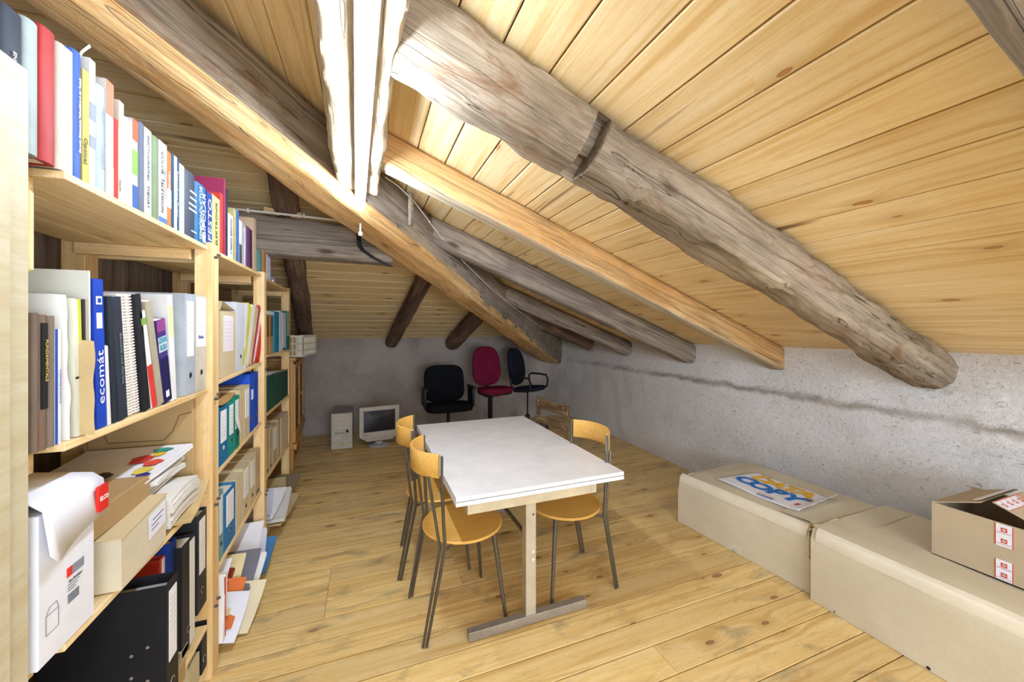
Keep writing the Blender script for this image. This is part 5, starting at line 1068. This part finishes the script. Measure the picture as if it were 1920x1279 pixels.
# hidden support under the upper row of bottom files, loose papers low in bays two and three
GP = 'loose papers spilling from the bottom shelf'
sheaf('paper_stack', -.98, -.66, 2.40, 2.86, .08, .20, P((206, 204, 204), .7), 'pile of grey-white papers on the bottom board beside the second post', 'papers', 0, 0, 0, GP, .012, 10)
sheaf('book', -.92, -.64, 2.28, 2.42, .20, .222, P((134, 34, 26), .5), 'red-brown book lying askew on the bottom shelf papers', 'book', -12, 42, 0, None)
sheaf('leaflet', -.82, -.60, 2.10, 2.13, .08, .37, P((234, 232, 228), .6), 'white brochure with bright red stripe standing at the first post', 'leaflet', 0, -8, 0, None)
bm = BM(); box(bm, -.6015, -.599, 2.108, 2.119, .09, .36); mesh('stripe', bm, P((214, 54, 36), .5), bpy.data.objects['leaflet.001'] if 'leaflet.001' in bpy.data.objects else bpy.data.objects['leaflet'], Matrix.Identity(4) @ T(0, 0, 0))
for i, (x0, x1, y0, y1, z0, th, rz, tx, c, nm, lb, ct) in enumerate([
    (-.86, -.60, 2.18, 2.40, .245, .006, -8, 38, (236, 236, 240), 'sheet', 'white sheet slanting below the red-brown book', 'paper'),
    (-.84, -.56, 2.20, 2.48, .200, .008, -5, 34, (222, 206, 156), 'folder', 'pale yellow card folder slanting out of the bottom shelf', 'folder'),
    (-.82, -.53, 2.17, 2.38, .15, .005, -10, 40, (226, 122, 62), 'envelope', 'orange envelope poking from the loose papers', 'envelope'),
    (-.82, -.52, 2.34, 2.60, .165, .012, -4, 26, (120, 122, 132), 'brochure', 'grey glossy brochure slanting over the shelf edge', 'brochure'),
    (-.80, -.50, 2.36, 2.62, .135, .006, -6, 24, (238, 236, 230), 'sheet', 'large white sheet under the grey glossy brochure', 'paper'),
    (-.84, -.55, 2.55, 2.84, .225, .006, 4, 16, (240, 240, 244), 'sheet', 'white sheet on the paper pile left of the second post', 'paper'),
    (-.82, -.53, 2.62, 2.86, .180, .008, 9, 10, (226, 226, 236), 'brochure', 'bluish white brochure touching the second post', 'brochure'),
    (-.78, -.49, 2.56, 2.84, .125, .010, -3, 14, (70, 126, 176), 'folder', 'blue edged folder low by the second post', 'folder'),
    (-.76, -.47, 2.22, 2.46, .075, .006, -12, 30, (232, 220, 186), 'envelope', 'cream envelope hanging down to the floor', 'envelope'),
    (-.80, -.50, 2.14, 2.34, .11, .006, -16, 44, (230, 232, 240), 'sheet', 'bent white sheet beside the orange envelope', 'paper'),
    (-.90, -.60, 3.05, 3.35, .24, .010, 8, 10, (214, 218, 236), 'brochure', 'pale blue printed brochure low behind the second post', 'brochure'),
    (-.88, -.56, 3.10, 3.45, .21, .008, -6, 12, (238, 238, 242), 'sheet', 'white sheet below the pale blue brochure', 'paper'),
    (-.90, -.58, 3.40, 3.75, .19, .012, 10, 6, (216, 196, 150), 'envelope', 'tan envelope low in the third bay', 'envelope'),
    (-.88, -.52, 3.12, 3.55, .155, .020, 3, 8, (228, 226, 220), 'paper_stack', 'ragged white paper bundle low in the third bay', 'papers'),
    (-.90, -.53, 3.55, 3.95, .150, .026, -5, 2, (150, 136, 110), 'paper_stack', 'grey-brown magazine bundle at the third post', 'papers'),
    (-.86, -.50, 3.15, 3.60, .11, .016, -7, 4, (206, 184, 142), 'folder', 'manila folder bundle lowest in the third bay', 'folder')]):
    dxs = -.045 if y0 < 3 else -.03
    sheaf(nm, x0+dxs, x1+dxs, y0, y1, z0-.005, z0+th-.005, P(c, .65), lb, ct, rz, tx*1.15, .012, GP, .004, 3)
sheaf('kraft_sheet', -.97, -.64, 2.14, 2.50, 1.135, 1.147, P((190, 152, 98), .8), 'brown wrapping paper lying across the files in the second bay', 'paper', 6, 3, .014, None, .004, 2)
sheaf('sheet', -.95, -.67, 3.06, 3.62, 1.155, 1.161, P((230, 230, 232), .7), 'white sheet lying on the green bound volumes', 'paper', 2, -2, 0, None)
sheaf('letter_tray', -.95, -.655, 3.10, 3.62, 1.60, 1.625, P((228, 230, 234), .5), 'white tray lying on top of the brown carton file', 'tray', 0, 0, 0, None)
bm = BM(); lathe(bm, [(.02, 1.851), (.024, 1.87), (.012, 1.895)], T(-.67, 3.42, 0), 16); mesh('glass_knob', bm, P((200, 205, 210), .1, .6), smooth=True, label='small shiny metal knob at the end of the top shelf', cat='knob')
bm = BM(); box(bm, -.97, -.60, 1.10, 1.70, .252, .326, .003); mesh('flat_box', bm, M_CARDD, label='flat brown box beneath the big black lever arch file', cat='box')
